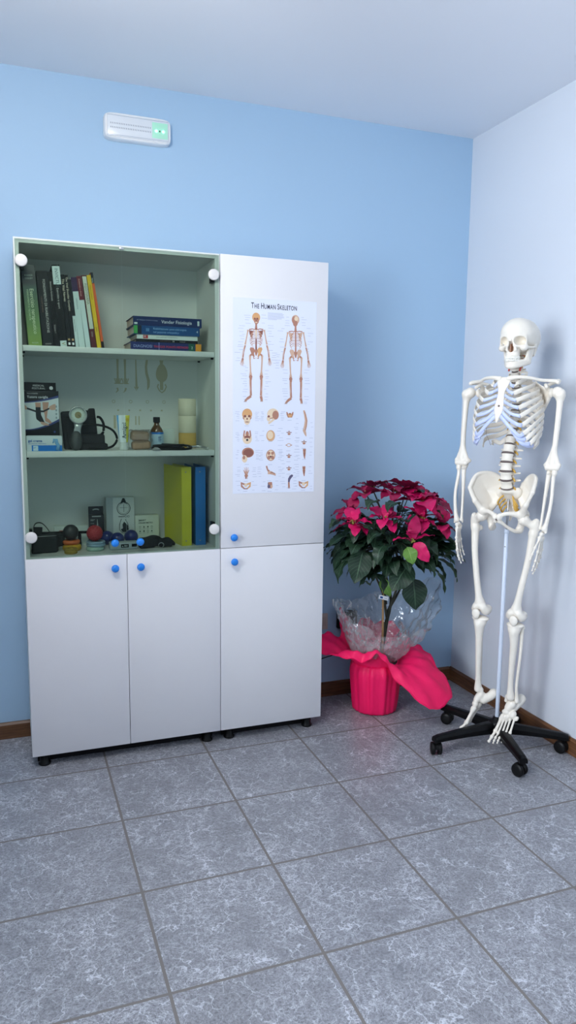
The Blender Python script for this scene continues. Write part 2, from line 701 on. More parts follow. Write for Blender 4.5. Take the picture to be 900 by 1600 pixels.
# ------------------------------------------------------------------ added window and the lamp (out of the picture, they light the room)
M_winframe = mat('added window frame', (0.8, 0.8, 0.82, 1), 0.4)
M_pane = bpy.data.materials.new('added window pane')
M_pane.use_nodes = True
_t = M_pane.node_tree
_t.nodes.remove(_t.nodes['Principled BSDF'])
_a, _b, _c, _d = (_t.nodes.new('ShaderNode' + k) for k in ('BsdfTransparent', 'BsdfGlossy', 'Fresnel', 'MixShader'))
_b.inputs['Roughness'].default_value = 0.02
for _x, _y in ((_c.outputs[0], 0), (_a.outputs[0], 1), (_b.outputs[0], 2)):
    _t.links.new(_x, _d.inputs[_y])
_t.links.new(_d.outputs[0], _t.nodes['Material Output'].inputs[0])
b = MB()
fx0, fx1, fw = LX - .09, LX - .03, .05
ym_ = (WY0 + WY1) / 2
b.box((fx0, WY0, WZ0), (fx1, WY1, WZ0 + fw)).box((fx0, WY0, WZ1 - fw), (fx1, WY1, WZ1))
for ya, yb_ in ((WY0, WY0 + fw), (ym_ - fw / 2, ym_ + fw / 2), (WY1 - fw, WY1)):
    b.box((fx0, ya, WZ0 + fw), (fx1, yb_, WZ1 - fw))
win = struct('added_window_1', b, M_winframe)
for ya, yb_ in ((WY0 + fw, ym_ - fw / 2), (ym_ + fw / 2, WY1 - fw)):
    MB().box((fx0 + .02, ya, WZ0 + fw), (fx0 + .026, yb_, WZ1 - fw)).build('pane', M_pane, win)
l = bpy.data.lights.new('added_daylight', 'AREA')  # area light added outside the made-up window to brighten the room
l.energy = 215
l.shape = 'RECTANGLE'
l.size, l.size_y = WZ1 - WZ0, WY1 - WY0
l.color = (0.83, 0.91, 1.0)
lo = bpy.data.objects.new('added_daylight', l)
COL.objects.link(lo)
lo.location = (LX - T_ - .05, ym_, (WZ0 + WZ1) / 2)
lo.rotation_euler = (0, -PI / 2, 0)

M_opal = mat('opal lamp glass', (0.9, 0.9, 0.9, 1), 0.4, emit=(1.0, 0.97, 0.94, 1), estr=32.0)
M_lampmetal = mat('white lamp metal', (0.8, 0.8, 0.8, 1), 0.35)


def globe_lamp(x, y, z, label):
    o = thing('pendant_lamp', label, 'ceiling lamp', (x, y, 0))
    MB().lathe([(.001, CZ - .03), (.05, CZ - .028), (.055, CZ)], 24).build('ceiling_rose', M_lampmetal, o)
    MB().cyl((0, 0, z + .21), (0, 0, CZ - .028), .005).build('cord', M_lampmetal, o)
    MB().lathe([(.045, z + .178), (.045, z + .21), (.006, z + .222)], 24).build('cap', M_lampmetal, o)
    MB().ball((0, 0, z), .19, 0, 40, 24).build('globe', M_opal, o)


globe_lamp(-0.38, -1.18, 2.42, 'white glass globe lamp hanging in front of the cabinets')


def wb(mb, name, mats, parent, **kw):
    """build a part whose vertices were given in room coordinates"""
    l = parent.location
    p = parent.parent
    while p is not None:
        l = l + p.location
        p = p.parent
    mb.v = [(x - l.x, y - l.y, z - l.z) for x, y, z in mb.v]
    return mb.build(name, mats, parent, **kw)


# ------------------------------------------------------------------ cabinets
M_white = speckle('white laminate', (0.74, 0.735, 0.755, 1), (0.77, 0.765, 0.785, 1), 0.38, 6, 0.4)
M_inner = speckle('white laminate inside', (0.74, 0.77, 0.75, 1), (0.77, 0.80, 0.78, 1), 0.5, 6, 0.3)
M_black = mat('black plastic', (0.005, 0.005, 0.0055, 1), 0.38, spec=0.18)
M_blackm = mat('matt black plastic', (0.010, 0.010, 0.011, 1), 0.6, spec=0.15)
M_knob = mat('bright blue knob', srgb(28, 128, 222), 0.28, spec=0.5)
M_disc = speckle('white hinge cap', (0.80, 0.78, 0.76, 1), (0.66, 0.64, 0.62, 1), 0.4, 60)
M_metal = mat('grey metal', (0.55, 0.56, 0.58, 1), 0.3, metal=1.0)
M_grey = mat('grey plastic', (0.3, 0.31, 0.32, 1), 0.45)

M_glass = bpy.data.materials.new('green tinted glass')
M_glass.use_nodes = True
_t = M_glass.node_tree
_t.nodes.remove(_t.nodes['Principled BSDF'])
_tr = _t.nodes.new('ShaderNodeBsdfTransparent')
_tr.inputs[0].default_value = (0.82, 0.875, 0.835, 1)
_gl = _t.nodes.new('ShaderNodeBsdfGlossy')
_gl.inputs['Roughness'].default_value = 0.02
_gl.inputs['Color'].default_value = (0.9, 1.0, 0.95, 1)
_fr = _t.nodes.new('ShaderNodeFresnel')
_fr.inputs[0].default_value = 1.22
_mx = _t.nodes.new('ShaderNodeMixShader')
_t.links.new(_fr.outputs[0], _mx.inputs[0])
_t.links.new(_tr.outputs[0], _mx.inputs[1])
_t.links.new(_gl.outputs[0], _mx.inputs[2])
_t.links.new(_mx.outputs[0], _t.nodes['Material Output'].inputs[0])

YF, YB = 0.0741, 0.392          # door fronts and cabinet back
ZB, ZS, ZT = 0.0503, 0.8255, 1.9765
LX0, LX1, LX2 = -0.2735, 0.4732, 0.9266
TH = 0.018


def knob(parent, x, z, y=YF, r=0.0152):
    M = Matrix.Translation((x, y, z)) @ Matrix.Rotation(PI / 2, 4, 'X')
    b = MB().lathe([(r * .5, -0.0002), (r * .46, .006), (r * .62, .011), (r * .92, .0145), (r, .019), (r * .95, .0235), (r * .7, .0275), (r * .3, .0293), (0.0001, .0297)], 28, 0, M)
    return wb(b, 'knob', M_knob, parent)


cab = thing('display_cabinet', 'wide white cabinet with two glass doors above and two white doors below', 'cabinet', ((LX0 + LX1) / 2, (YF + YB) / 2, 0))
b = MB()
yc, yl = YF + 0.0075, YF + 0.0185
for x0 in (LX0, LX1 - TH - .001):
    b.box((x0, yc, ZS), (x0 + TH, YB, ZT))
    b.box((x0, yl, ZB), (x0 + TH, YB, ZS))
b.box((LX0 + TH, yc, ZT - TH), (LX1 - TH, YB, ZT))
b.box((LX0 + TH, yc, ZS - TH + .004), (LX1 - TH, YB - .008, ZS + .004))
b.box((LX0 + TH, yl, ZB), (LX1 - TH, YB - .008, ZB + TH))
b.box((LX0 + TH, YB - .008, ZB), (LX1 - TH, YB, ZT - TH))
wb(b, 'carcass', M_inner, cab)
S1, S2, S3 = 1.606, 1.2235, ZS + 0.0042
for zt, th in ((S1, .0205), (S2, .022)):
    wb(MB().box((LX0 + TH + .0015, yc + .006, zt - th), (LX1 - TH - .0025, YB - .009, zt), bev=0.0012), 'shelf', M_inner, cab)
    for sx in (LX0 + TH + .0045, LX1 - TH - .0055):
        for sy in (yc + .03, YB - .06):
            wb(MB().box((sx - .0045, sy - .006, zt - th - .007), (sx + .0045, sy + .006, zt - th - .0002), bev=.001), 'shelf_support', M_black, cab)
xm = 0.0995
for k, (x0, x1) in enumerate(((LX0 + .0045, xm - .0004), (xm + .0004, LX1 - .0055))):
    g = wb(MB().box((x0, YF, ZS + .0005), (x1, YF + .005, ZT - .0065)), 'glass_door', M_glass, cab)
    g['label'] = 'green tinted glass door'
    hx = -0.2495 if k == 0 else 0.446
    for hz in (1.8955, 0.9075):
        M = Matrix.Translation((hx, YF, hz)) @ Matrix.Rotation(PI / 2, 4, 'X')
        c = MB().lathe([(.0195, 0.0002), (.0212, .003), (.0214, .008), (.0205, .0105), (.017, .0118), (.0001, .0122)], 36, 0, M)
        c.v = [(x - cab.location.x, y - cab.location.y, z - cab.location.z) for x, y, z in c.v]
        hc = c.build('hinge_cap', M_disc, g)
        s = 1 if k == 0 else -1
        bx = LX0 + TH if k == 0 else LX1 - TH - .001
        h = MB().cyl((hx, YF + .0052, hz), (hx, YF + .014, hz), .013, seg=20).box((min(bx, bx + s * .012), YF + .009, hz - .026), (max(bx, bx + s * .012), YF + .05, hz + .026), bev=.002)
        h.v = [(x - cab.location.x, y - cab.location.y, z - cab.location.z) for x, y, z in h.v]
        h.build('hinge', M_black, g)
    knob(g, 0.0525 if k == 0 else 0.148, 0.8735)
for k, (x0, x1) in enumerate(((LX0, xm - .001), (xm + .001, LX1 - .0012))):
    d = wb(MB().box((x0, YF, ZB), (x1, YF + TH, ZS - .0012), bev=.0012), 'door', M_white, cab)
    knob(d, 0.0515 if k == 0 else 0.149, 0.774)


def feet(parent, xs):
    for x in xs:
        for y in (0.113, 0.345):
            wb(MB().lathe([(.021, 0), (.0235, .003), (.0235, .008), (.018, .012), (.018, ZB)], 24, 0, Matrix.Translation((x, y, 0))), 'foot', M_black, parent)


feet(cab, (LX0 + .045, LX1 - .05))
wb(MB().box((LX0 + .02, .139, .002), (LX1 - .0205, .150, ZB)), 'plinth', M_blackm, cab)
# a screw head pair at the top between the glass doors
wb(MB().box((xm - .008, YF - .003, ZT - .016), (xm + .008, YF - .0002, ZT - .008), bev=.001), 'door_catch', M_metal, cab)

cab2 = thing('tall_cabinet', 'narrow white cabinet with a skeleton chart on its upper door', 'cabinet', ((LX1 + LX2) / 2 + .001, (YF + YB) / 2, 0))
x0, x1 = LX1 + .0012, LX2
b = MB()
for xx in (x0, x1 - TH):
    b.box((xx, yl, ZB), (xx + TH, YB, ZT))
for zz in (ZB, ZS - TH / 2, ZT - TH):
    b.box((x0 + TH, yl, zz), (x1 - TH, YB, zz + TH))
b.box((x0 + TH, YB - .008, ZB + TH), (x1 - TH, YB, ZT - TH))
wb(b, 'carcass', M_white, cab2)
for z0, z1, kz, kx in ((ZS + .0012, ZT, 0.871, 0.5255), (ZB, ZS - .0012, 0.7705, 0.5275)):
    d = wb(MB().box((x0, YF, z0), (x1, YF + TH, z1), bev=.0012), 'door', M_white, cab2)
    knob(d, kx, kz)
feet(cab2, (x0 + .045, x1 - .05))
wb(MB().box((x0 + .0205, .139, .002), (x1 - .02, .150, ZB)), 'plinth', M_blackm, cab2)


# ------------------------------------------------------------------ books
M_page = speckle('paper edges', (0.72, 0.69, 0.6, 1), (0.6, 0.57, 0.5, 1), 0.8, 90)
PAPER = {}


def ink(r, g, b, rough=0.45):
    k = (r, g, b, rough)
    if k not in PAPER:
        PAPER[k] = mat('print %d %d %d' % (r, g, b), srgb(r, g, b), rough, spec=0.2)
    return PAPER[k]


WHT = ink(236, 238, 240)


def book(name, label, loc, t, H, D, cover, bands=(), texts=(), lean=0.0, lying=False, rotz=0.0, group=None):
    """local: x thickness, y depth (spine at y=0), z height. bands: (z0, z1, x0, x1, ink) as fractions; texts: (string, z-from-top, size, ink, x fraction)"""
    o = thing(name, label, 'book', loc, rotz, group)
    o.rotation_euler = (0, -PI / 2 if lying else -lean, rotz)
    mats = [cover]
    c = min(0.0028, t * .2)
    b = MB()
    b.box((0, 0, 0), (c, D, H)).box((t - c, 0, 0), (t, D, H)).box((c, 0, 0), (t - c, c, H))
    for z0, z1, xa, xb, m in bands:
        if m not in mats:
            mats.append(m)
        b.box((t * xa + .0002, -.0004, H * z0 + .0002), (t * xb - .0002, 0.0, H * z1 - .0002), mats.index(m))
    b.build('cover', mats, o)
    MB().box((c, c, .004), (t - c, D - .004, H - .004)).build('page_block', M_page, o)
    if texts:
        tm = []
        b = MB()
        for s, zt, size, m, fx in texts:
            if m not in tm:
                tm.append(m)
            vs, fs = text_mesh(s, size, 'LEFT', 0.0, 0.0, 1.0)
            M = Matrix(((0, 1, 0, t * fx), (0, 0, -1, -.0007), (-1, 0, 0, H - zt), (0, 0, 0, 1)))
            b.add(vs, fs, tm.index(m), False, M)
        b.build('spine_lettering', tm, o)
    return o


M_green = mat('green book jacket', srgb(90, 140, 80), 0.4)
t = NT(M_green)
sx = t.new('ShaderNodeSeparateXYZ')
t.link(t.coord('Object'), sx.inputs[0])
t.link(t.ramp(t.math('DIVIDE', sx.outputs[2], 0.288), [(0.02, srgb(128, 156, 68)), (0.3, srgb(98, 132, 74)), (0.72, srgb(44, 78, 68)), (0.78, srgb(22, 34, 40)), (1.0, srgb(22, 34, 40))]), t.b.inputs['Base Color'])

K1, K2, K3 = ink(22, 24, 28), ink(30, 32, 36), ink(16, 17, 20)
SILV = ink(205, 205, 200)
GOLD = ink(190, 160, 110)
PALE = ink(206, 222, 222)
G1 = 'books standing on the top shelf'
y0 = 0.152
rows = [
    # name label, x bottom-left, thickness, height, depth, lean, cover, bands, texts
    ('thick dark green to lime hardback, leftmost of the standing books', -.2315, .047, .288, .20, .063, M_green, [],
     [('Esercizio terapeutico', .082, .019, ink(214, 226, 190), .60), ('FONDAMENTI E TECNICHE', .085, .009, ink(190, 214, 170), .30)]),
    ('thick black book with grey title right of the green hardback', -.1805, .037, .272, .20, .064, K2, [(0.03, 0.05, .2, .8, ink(120, 120, 118))],
     [('FONDAMENTI DI RIABILITAZIONE', .03, .0125, SILV, .62), ('manuale pratico', .09, .009, ink(120, 96, 86), .3)]),
    ('slim black book with thin white title, just left of the white-labelled one', -.1418, .0185, .272, .19, .068, K3, [],
     [('Anatomia funzionale', .035, .0085, SILV, .5), ('Volume 1', .19, .008, SILV, .5)]),
    ('tall black book with white label INVICTUS across its spine top', -.1215, .0275, .297, .19, .072, K3,
     [(0.765, 0.985, .0, 1.0, PALE), (0.0, 0.085, .08, .92, PALE)],
     [('INVICTUS', .012, .0155, ink(70, 90, 96), .5), ('Esercizio e sport', .082, .011, SILV, .45), ('V', .277, .019, ink(150, 130, 70), .5)]),
    ('thin black book titled The Vital Nerves', -.0925, .0125, .264, .19, .075, K1, [(0.04, .075, .2, .8, WHT), (0.10, .13, .2, .8, GOLD)],
     [('The Vital Nerves', .015, .0118, ink(226, 216, 196), .5)]),
    ('thin black book titled The Vital Shoulder Complex', -.0785, .0125, .264, .19, .078, K1, [(0.04, .075, .2, .8, WHT), (0.10, .13, .2, .8, ink(214, 170, 130))],
     [('The Vital Shoulder Complex', .008, .0105, ink(226, 216, 196), .5)]),
    ('thin dark book with a short white spine, between black and purple-topped books', -.0645, .0115, .250, .19, .084, K2, [(0.0, .47, .0, 1., PALE)],
     [('terapia manuale', .145, .007, ink(120, 120, 110), .5)]),
    ('pale grey book with dark purple spine top', -.0515, .0215, .258, .19, .098, PALE, [(.80, 1.0, 0, 1, ink(58, 40, 76))],
     [('riabilitazione', .075, .008, ink(110, 120, 130), .55)]),
    ('pale book with wine red spine top, right of the purple-topped one', -.0275, .0175, .264, .19, .112, PALE, [(.67, 1.0, 0, 1, ink(110, 40, 52))],
     [('Anatomia e clinica', .010, .0085, ink(222, 180, 170), .5)]),
    ('wine red book with long cream title panel', -.0065, .0185, .268, .19, .118, ink(96, 38, 44), [(.27, .985, .12, .92, ink(206, 212, 196))],
     [('FISIOTERAPIA', .03, .0125, ink(110, 110, 90), .52), ('clinica', .205, .008, SILV, .5)]),
    ('slim bright yellow paperback among the standing books', .0145, .0145, .270, .19, .124, ink(226, 188, 40), [],
     [('dolore e postura', .035, .008, ink(130, 96, 30), .5), ('guida', .19, .008, ink(130, 96, 30), .5)]),
    ('slim orange paperback with black spine ends, rightmost of the standing books', .0315, .0095, .281, .18, .134, ink(214, 98, 50), [(.86, 1., 0, 1, ink(24, 32, 48)), (0, .10, 0, 1, ink(20, 22, 28))],
     [('taping', .02, .007, PALE, .5)]),
]
for lab, x, th, H, D, lean, cov, bands, texts in rows:
    bk = book('book', lab, (x, y0, S1), th, H, D, cov, bands, texts, lean=lean, group=G1)
    if 'lime' in lab:
        b = MB()
        M = front(th * .5, -.0008, H - .036)
        b.text('KISNER', .0088, M, 0, 'CENTER').text('COLBY', .0088, M @ Matrix.Translation((0, -.0105, 0)), 0, 'CENTER')
        b.text('PICCIN', .007, front(th * .5, -.0008, .012), 0, 'CENTER')
        b.build('publisher_lettering', ink(196, 210, 200), bk)

G2 = 'books lying in a stack on the top shelf'
NAVY, BLUE = ink(26, 42, 92), ink(28, 72, 128)
z = S1
st = [
    ('purple navy paperback with red lettering, lowest of the lying stack', .138, .033, .277, .19, ink(38, 46, 104),
     [(.10, .185, .02, .98, ink(30, 92, 70)), (.0, .085, .02, .98, ink(222, 150, 50)), (.60, .612, 0, 1, ink(120, 130, 190))],
     [('DIAGNOSI', .010, .0155, ink(150, 164, 216), .5), ('TRIGGER POINTS METHOD', .088, .0112, ink(222, 60, 70), .5), ('2', .236, .014, PALE, .5)]),
    ('thin black book lying under the white one', .160, .0115, .242, .185, K1, [(.45, .62, .2, .8, ink(60, 44, 44))], [('24', .14, .009, SILV, .5), ('a cura di', .17, .006, SILV, .5)]),
    ('thin white book with red mark, middle of the lying stack', .163, .0165, .238, .19, ink(214, 224, 220), [(.82, .90, .1, .9, ink(178, 50, 56))],
     [('M', .026, .011, WHT, .5), ('linee guida per il trattamento', .075, .007, ink(120, 130, 130), .5)]),
    ('mid blue book with green corner, second from top of the lying stack', .151, .033, .258, .19, BLUE, [(.945, 1., .05, .98, ink(70, 160, 84)), (.885, .945, 0, 1, ink(26, 36, 56)), (.0, .012, 0, 1, NAVY)],
     [('Riabilitazione post-chirurgica', .074, .0112, ink(140, 190, 230), .68), ('nel paziente ortopedico', .074, .0105, ink(140, 190, 230), .30), ('III', .046, .018, ink(120, 180, 226), .5), ('4', .244, .014, PALE, .5)]),
    ('navy blue hardback titled Vander Fisiologia, topmost of the lying stack', .149, .034, .268, .19, NAVY, [(.035, .065, .2, .75, PALE), (.94, .985, .1, .32, PALE)],
     [('Vander Fisiologia', .108, .0175, ink(226, 234, 244), .48), ('E.P. Widmaier  H. Raff  K.T. Strang', .014, .0056, ink(170, 186, 220), .58)]),
]
for lab, xl, th, L, D, cov, bands, texts in st:
    book('book', lab, (xl + L, .145 if th > .02 else .150, z), th, L, D, cov, bands, texts, lying=True, group=G2)
    z += th + .0003


def off(parent, mb):
    """room coordinates -> coordinates of a part under parent"""
    return mb


def thing_at(name, label, cat, loc, group=None):
    return thing(name, label, cat, loc, 0.0, group)


def disc_xz(cx, cz, y, r, n=28, mi=0, b=None, r0=None):
    b = b or MB()
    vs = [(cx + r * math.cos(2 * PI * k / n), y, cz + r * math.sin(2 * PI * k / n)) for k in range(n)]
    if r0 is None:
        return b.poly(vs, mi)
    vs += [(cx + r0 * math.cos(2 * PI * k / n), y, cz + r0 * math.sin(2 * PI * k / n)) for k in range(n)]
    return b.add(vs, [(k, (k + 1) % n, n + (k + 1) % n, n + k) for k in range(n)], mi)


# ------------------------------------------------------------------ middle shelf
# tall ankle-brace carton with a hang tab
o = thing_at('brace_carton', 'black carton with a hang tab and photo of ankle braces, at the left side', 'box', (-.191, .20, S2))
K_cart = ink(26, 27, 32, .4)
b = MB().box((-.254, .172, S2), (-.131, .230, 1.446), 0, .0015)
b.prism([(-.2535, .228, 1.444), (-.136, .228, 1.444), (-.137, .228, 1.478), (-.252, .228, 1.479)], (0, .002, 0), 0)
wb(b, 'carton', K_cart, o)
yf = .1716
b = MB()
arc1 = [(-.2535 + .122 * u, yf, 1.404 - .003 + .020 * u ** 1.7) for u in np.linspace(0, 1, 14)]
arc2 = [(-.2535 + .122 * u, yf, 1.302 + .040 * u ** 1.8) for u in np.linspace(1, 0, 14)]
b.poly(arc1 + arc2, 0)
band1 = [(p[0], yf - .0002, p[2]) for p in arc1] + [(p[0], yf - .0002, p[2] + .003 + .006 * (p[0] + .2535) / .122) for p in reversed(arc1)]
b.poly(band1, 1)
band2 = [(p[0], yf - .0002, p[2]) for p in arc2] + [(p[0], yf - .0002, p[2] - .003 - .006 * (p[0] + .2535) / .122) for p in reversed(arc2)]
b.poly(list(reversed(band2)), 1)


def blob(pts, mi, y):
    b.poly([(x, y, z) for x, z in pts], mi)


SK, SK2, DKG = 2, 3, 4
blob([(-.216, 1.402), (-.196, 1.402), (-.197, 1.372), (-.214, 1.372)], SK, yf - .0003)
blob([(-.190, 1.404), (-.167, 1.404), (-.171, 1.376), (-.176, 1.346), (-.165, 1.337), (-.158, 1.328), (-.163, 1.323), (-.182, 1.333), (-.184, 1.36), (-.189, 1.38)], SK, yf - .0003)
blob([(-.215, 1.385), (-.197, 1.385), (-.196, 1.356), (-.188, 1.338), (-.184, 1.328), (-.196, 1.326), (-.213, 1.340), (-.215, 1.352)], DKG, yf - .0004)
blob([(-.199, 1.331), (-.184, 1.329), (-.170, 1.322), (-.168, 1.317), (-.188, 1.317), (-.198, 1.323)], SK2, yf - .0005)
blob([(-.253, 1.388), (-.246, 1.384), (-.214, 1.373), (-.187, 1.373), (-.165, 1.384), (-.165, 1.378), (-.187, 1.366), (-.215, 1.366), (-.246, 1.377), (-.253, 1.381)], DKG, yf - .0005)
blob([(-.253, 1.394), (-.246, 1.387), (-.246, 1.376), (-.253, 1.376)], SK2, yf - .0006)
blob([(-.166, 1.388), (-.152, 1.396), (-.143, 1.398), (-.143, 1.376), (-.156, 1.374), (-.166, 1.378)], SK2, yf - .0006)
for k in range(4):
    b.box((-.144, yf - .0003, 1.342 + .014 * k), (-.138, yf, 1.350 + .014 * k), 5)
wb(b, 'printed_picture', [ink(214, 222, 226), ink(64, 74, 130), ink(198, 152, 134), ink(206, 166, 148), ink(44, 46, 52), ink(150, 164, 170)], o)['label'] = 'printed picture of two feet wearing an ankle brace'
b = MB()
b.text('Tutore caviglia', .0125, front(-.244, yf - .0003, 1.4225), 0, bold=.0002)
b.text('linea ortopedica', .006, front(-.244, yf - .0003, 1.436), 0)
b.text('MEDICAL', .010, front(-.200, .2276, 1.466), 0, 'CENTER')
b.text('POSTURAL', .010, front(-.200, .2276, 1.4555), 0, 'CENTER')
disc_xz(-.154, 1.458, .2276, .0068, b=b)
wb(b, 'carton_lettering', ink(216, 220, 224), o)
wb(disc_xz(-.149, 1.293, yf - .0003, .004, b=MB()), 'carton_emblem', ink(70, 84, 150), o)

# small white and blue carton in front of it
o = thing_at('medicine_carton', 'small white and blue flat carton in front of the black carton', 'box', (-.189, .118, S2))
o.rotation_euler = (0, 0, R(-6))
b = MB().box((-.063, -.02, 0), (.063, .022, .057), 0, .0012)
b.box((-.0445, -.0206, .001), (.0628, -.0201, .0225), 1)
b.box((-.0395, -.0209, .002), (-.022, -.0204, .0205), 2)
b.build('carton', [ink(216, 226, 230), ink(34, 122, 208), ink(206, 228, 240)], o)
b = MB()
b.text('gel crema', .0125, front(-.056, -.0212, .0385), 0, bold=.0002)
b.text('uso esterno  dispositivo', .0065, front(-.056, -.0212, .0285), 0)
b.text('gel', .007, front(-.038, -.0212, .014), 0)
b.build('carton_lettering', ink(30, 96, 176), o)
b = MB()
b.tube([(.046, -.0208, .004), (.050, -.0208, .02), (.043, -.0208, .033), (.044, -.0208, .046)], [.007, .006, .0065, .004], 8, flat=.06, up=(1, 0, 0))
b.tube([(.036, -.0209, .046), (.033, -.0209, .036), (.03, -.0209, .03)], [.004, .003, .002], 8, flat=.06, up=(1, 0, 0))
b.build('printed_figure', ink(120, 176, 220), o)

# sphygmomanometer
o = thing_at('blood_pressure_monitor', 'black blood pressure cuff with round dial gauge, bulb and looped tube', 'blood pressure monitor', (-.045, .19, S2))
M_cuff = speckle('black nylon', (0.012, 0.013, 0.015, 1), (0.022, 0.023, 0.025, 1), 0.7, 200, spec=0.2, bump=0.3, bscale=400)
s = S()
Q = Matrix.Rotation(R(-7), 3, 'X')
Q2 = Matrix.Rotation(R(-7), 3, 'X') @ Matrix.Rotation(R(-4), 3, 'Y')
s.box((-.065, .235, S2 + .075), (.052, .014, .074), .008, .006, rot=Q2)
s.box((-.045, .215, S2 + .064), (.058, .010, .063), .007, .004, rot=Q2)
s.box((.000, .236, S2 + .08), (.013, .016, .079), .006, .004, rot=Q2)
s.box((-.102, .228, S2 + .066), (.013, .017, .066), .006, .004, rot=Q2)
s.box((-.012, .190, S2 + .030), (.050, .014, .030), .008, .004, rot=Q)
s.box((-.008, .180, S2 + .0125), (.055, .020, .0125), .006, .004)
cu = s.mesh('cuff', M_cuff, None, .0025)
cu.data.transform(Matrix.Translation(-o.location))
cu.parent = o
gx, gy, gz = -.063, .150, 1.357
M = Matrix.Translation((gx, gy + .012, gz)) @ Matrix.Rotation(PI / 2, 4, 'X')
M_gauge = mat('satin grey metal', (0.42, 0.44, 0.44, 1), 0.35, metal=0.6)
b = MB().lathe([(.020, -.012), (.031, -.008), (.0335, -.002), (.034, .006), (.0335, .011), (.0315, .0125), (.0275, .0115), (.0275, .009)], 40, 0, M)
b.tube([(gx, gy + .01, gz - .03), (gx - .002, gy + .01, gz - .048), (gx - .006, gy + .008, gz - .068), (gx - .004, gy + .006, gz - .1), (gx - .004, gy + .004, gz - .118)], [.017, .0125, .0145, .017, .012], 16, flat=.45, up=(1, 0, 0))
ga = wb(b, 'gauge', M_gauge, o)
b = MB()
disc_xz(gx, gz, gy + .0029, .0276, 36, 0, b)
for k in range(25):
    a = R(-50 + k * 280 / 24)
    r0, r1 = (.0205, .0255) if k % 2 == 0 else (.023, .0255)
    d, q = Vector((math.cos(a), 0, math.sin(a))), Vector((-math.sin(a), 0, math.cos(a))) * .0005
    c = Vector((gx, gy + .0026, gz))
    b.poly([c + d * r0 - q, c + d * r1 - q, c + d * r1 + q, c + d * r0 + q], 1)
disc_xz(gx, gz, gy + .0024, .0125, 30, 2, b)
b.prism([(gx - .001, gy + .0018, gz), (gx + .0155, gy + .0018, gz - .013), (gx + .001, gy + .0018, gz + .001)], (0, .0004, 0), 1)
d_ = wb(b, 'dial', [ink(200, 210, 200), ink(40, 44, 48), ink(150, 140, 104)], o)
M_rub = mat('dark grey rubber', (0.045, 0.05, 0.052, 1), 0.5)
s = S().ell((gx - .012, .142, S2 + .030), (.0238, .0225, .030), .01).ell((gx - .010, .142, S2 + .052), (.0185, .0165, .022), .012)
bu = s.mesh('bulb', M_rub, None, .002)
bu.data.transform(Matrix.Translation(-o.location))
bu.parent = o
b = MB()
b.tube(spline([(-.05, .163, 1.318), (-.02, .160, 1.322), (.03, .156, 1.316), (.066, .152, 1.298), (.080, .150, 1.268), (.068, .150, 1.243), (.045, .156, 1.2315), (.01, .150, 1.230), (-.03, .146, 1.2298)], 40), .0046, 10)
b.tube(spline([(.012, .205, 1.350), (.024, .200, 1.346), (.036, .200, 1.322), (.034, .200, 1.292), (.024, .205, 1.278)], 24), .0052, 10)
wb(b, 'tube', M_black, o)

# gel tube standing on its cap
o = thing_at('gel_tube', 'white, blue and yellow gel tube standing on its cap behind the door gap', 'tube', (.105, .15, S2))
M_tube = mat('gel tube print', (0.8, 0.8, 0.8, 1), 0.35)
t = NT(M_tube)
sx = t.new('ShaderNodeSeparateXYZ')
t.link(t.coord('Object'), sx.inputs[0])
t.link(t.ramp(t.math('ADD', t.math('MULTIPLY', sx.outputs[0], 18.0), 0.5), [(0.0, srgb(44, 120, 190)), (0.17, srgb(96, 170, 220)), (0.2, srgb(226, 236, 240)), (0.62, srgb(226, 236, 236)), (0.68, srgb(216, 214, 74)), (1.0, srgb(222, 206, 60))], 'LINEAR'), t.b.inputs['Base Color'])


def tubeform(u, v):
    a = 2 * PI * u
    z = .030 + v * .104
    wx, wy = .0165 + .0085 * v, .0150 * (1 - v) + .0012
    return (wx * math.cos(a) * (1 if abs(math.cos(a)) < .98 else 1.0), wy * math.sin(a), z)


MB().grid(tubeform, 32, 10, wrap=True).build('tube_body', M_tube, o)
MB().lathe([(.0145, 0), (.016, .002), (.016, .026), (.0145, .030), (.001, .0305)], 28).build('cap', ink(222, 228, 226), o)
b = MB()
M = Matrix(((0, -1, 0, -.001), (0, 0, -1, -.0166), (1, 0, 0, .046), (0, 0, 0, 1)))
M = Matrix(((0, -1, 0, .001), (0, 0, -1, -.0160), (1, 0, 0, .045), (0, 0, 0, 1)))
Mt = M @ Matrix.Rotation(R(-8.2), 4, 'Y')
b.text('Arnigel', .0215, Mt, 0, bold=.0003)
b.build('tube_lettering', ink(40, 60, 76), o)
b = MB()
for k in range(9):
    a = 2 * PI * k / 9
    b.poly([(.0145 + .0055 * math.cos(a + da) * f, -.0052, .1165 + .0062 * math.sin(a + da) * f) for da, f in ((-.3, .3), (-.2, 1), (.2, 1), (.3, .3))])
b.build('printed_flower', ink(198, 150, 40), o)

# clear bag of rolled bandage
o = thing_at('bandage_bag', 'clear bag with two beige rolled bandages beside the brown bottle', 'bag', (.172, .165, S2))
M_beige = speckle('beige elastic bandage', srgb(176, 146, 120), srgb(150, 120, 98), 0.85, 120, bump=.3, bscale=300)
for nm, c, r_, rz in (('bandage', (.000, .012, .053), (.036, .02, .020), 4), ('bandage', (.002, -.004, .0185), (.037, .022, .0165), -3)):
    S().box(c, r_, .012, .004, rot=Matrix.Rotation(R(rz), 3, 'Y')).mesh(nm, M_beige, o, .0022)
M_film = bpy.data.materials.new('clear plastic film')
M_film.use_nodes = True
_t = M_film.node_tree
_t.nodes.remove(_t.nodes['Principled BSDF'])
_a, _b, _c, _d, _e = (_t.nodes.new('ShaderNode' + k) for k in ('BsdfTransparent', 'BsdfGlossy', 'LayerWeight', 'MixShader', 'Math'))
_a.inputs[0].default_value = (0.93, 0.95, 0.97, 1)
_b.inputs['Roughness'].default_value = 0.14
_c.inputs[0].default_value = 0.22
_e.operation = 'MULTIPLY_ADD'
_e.inputs[1].default_value = 0.55
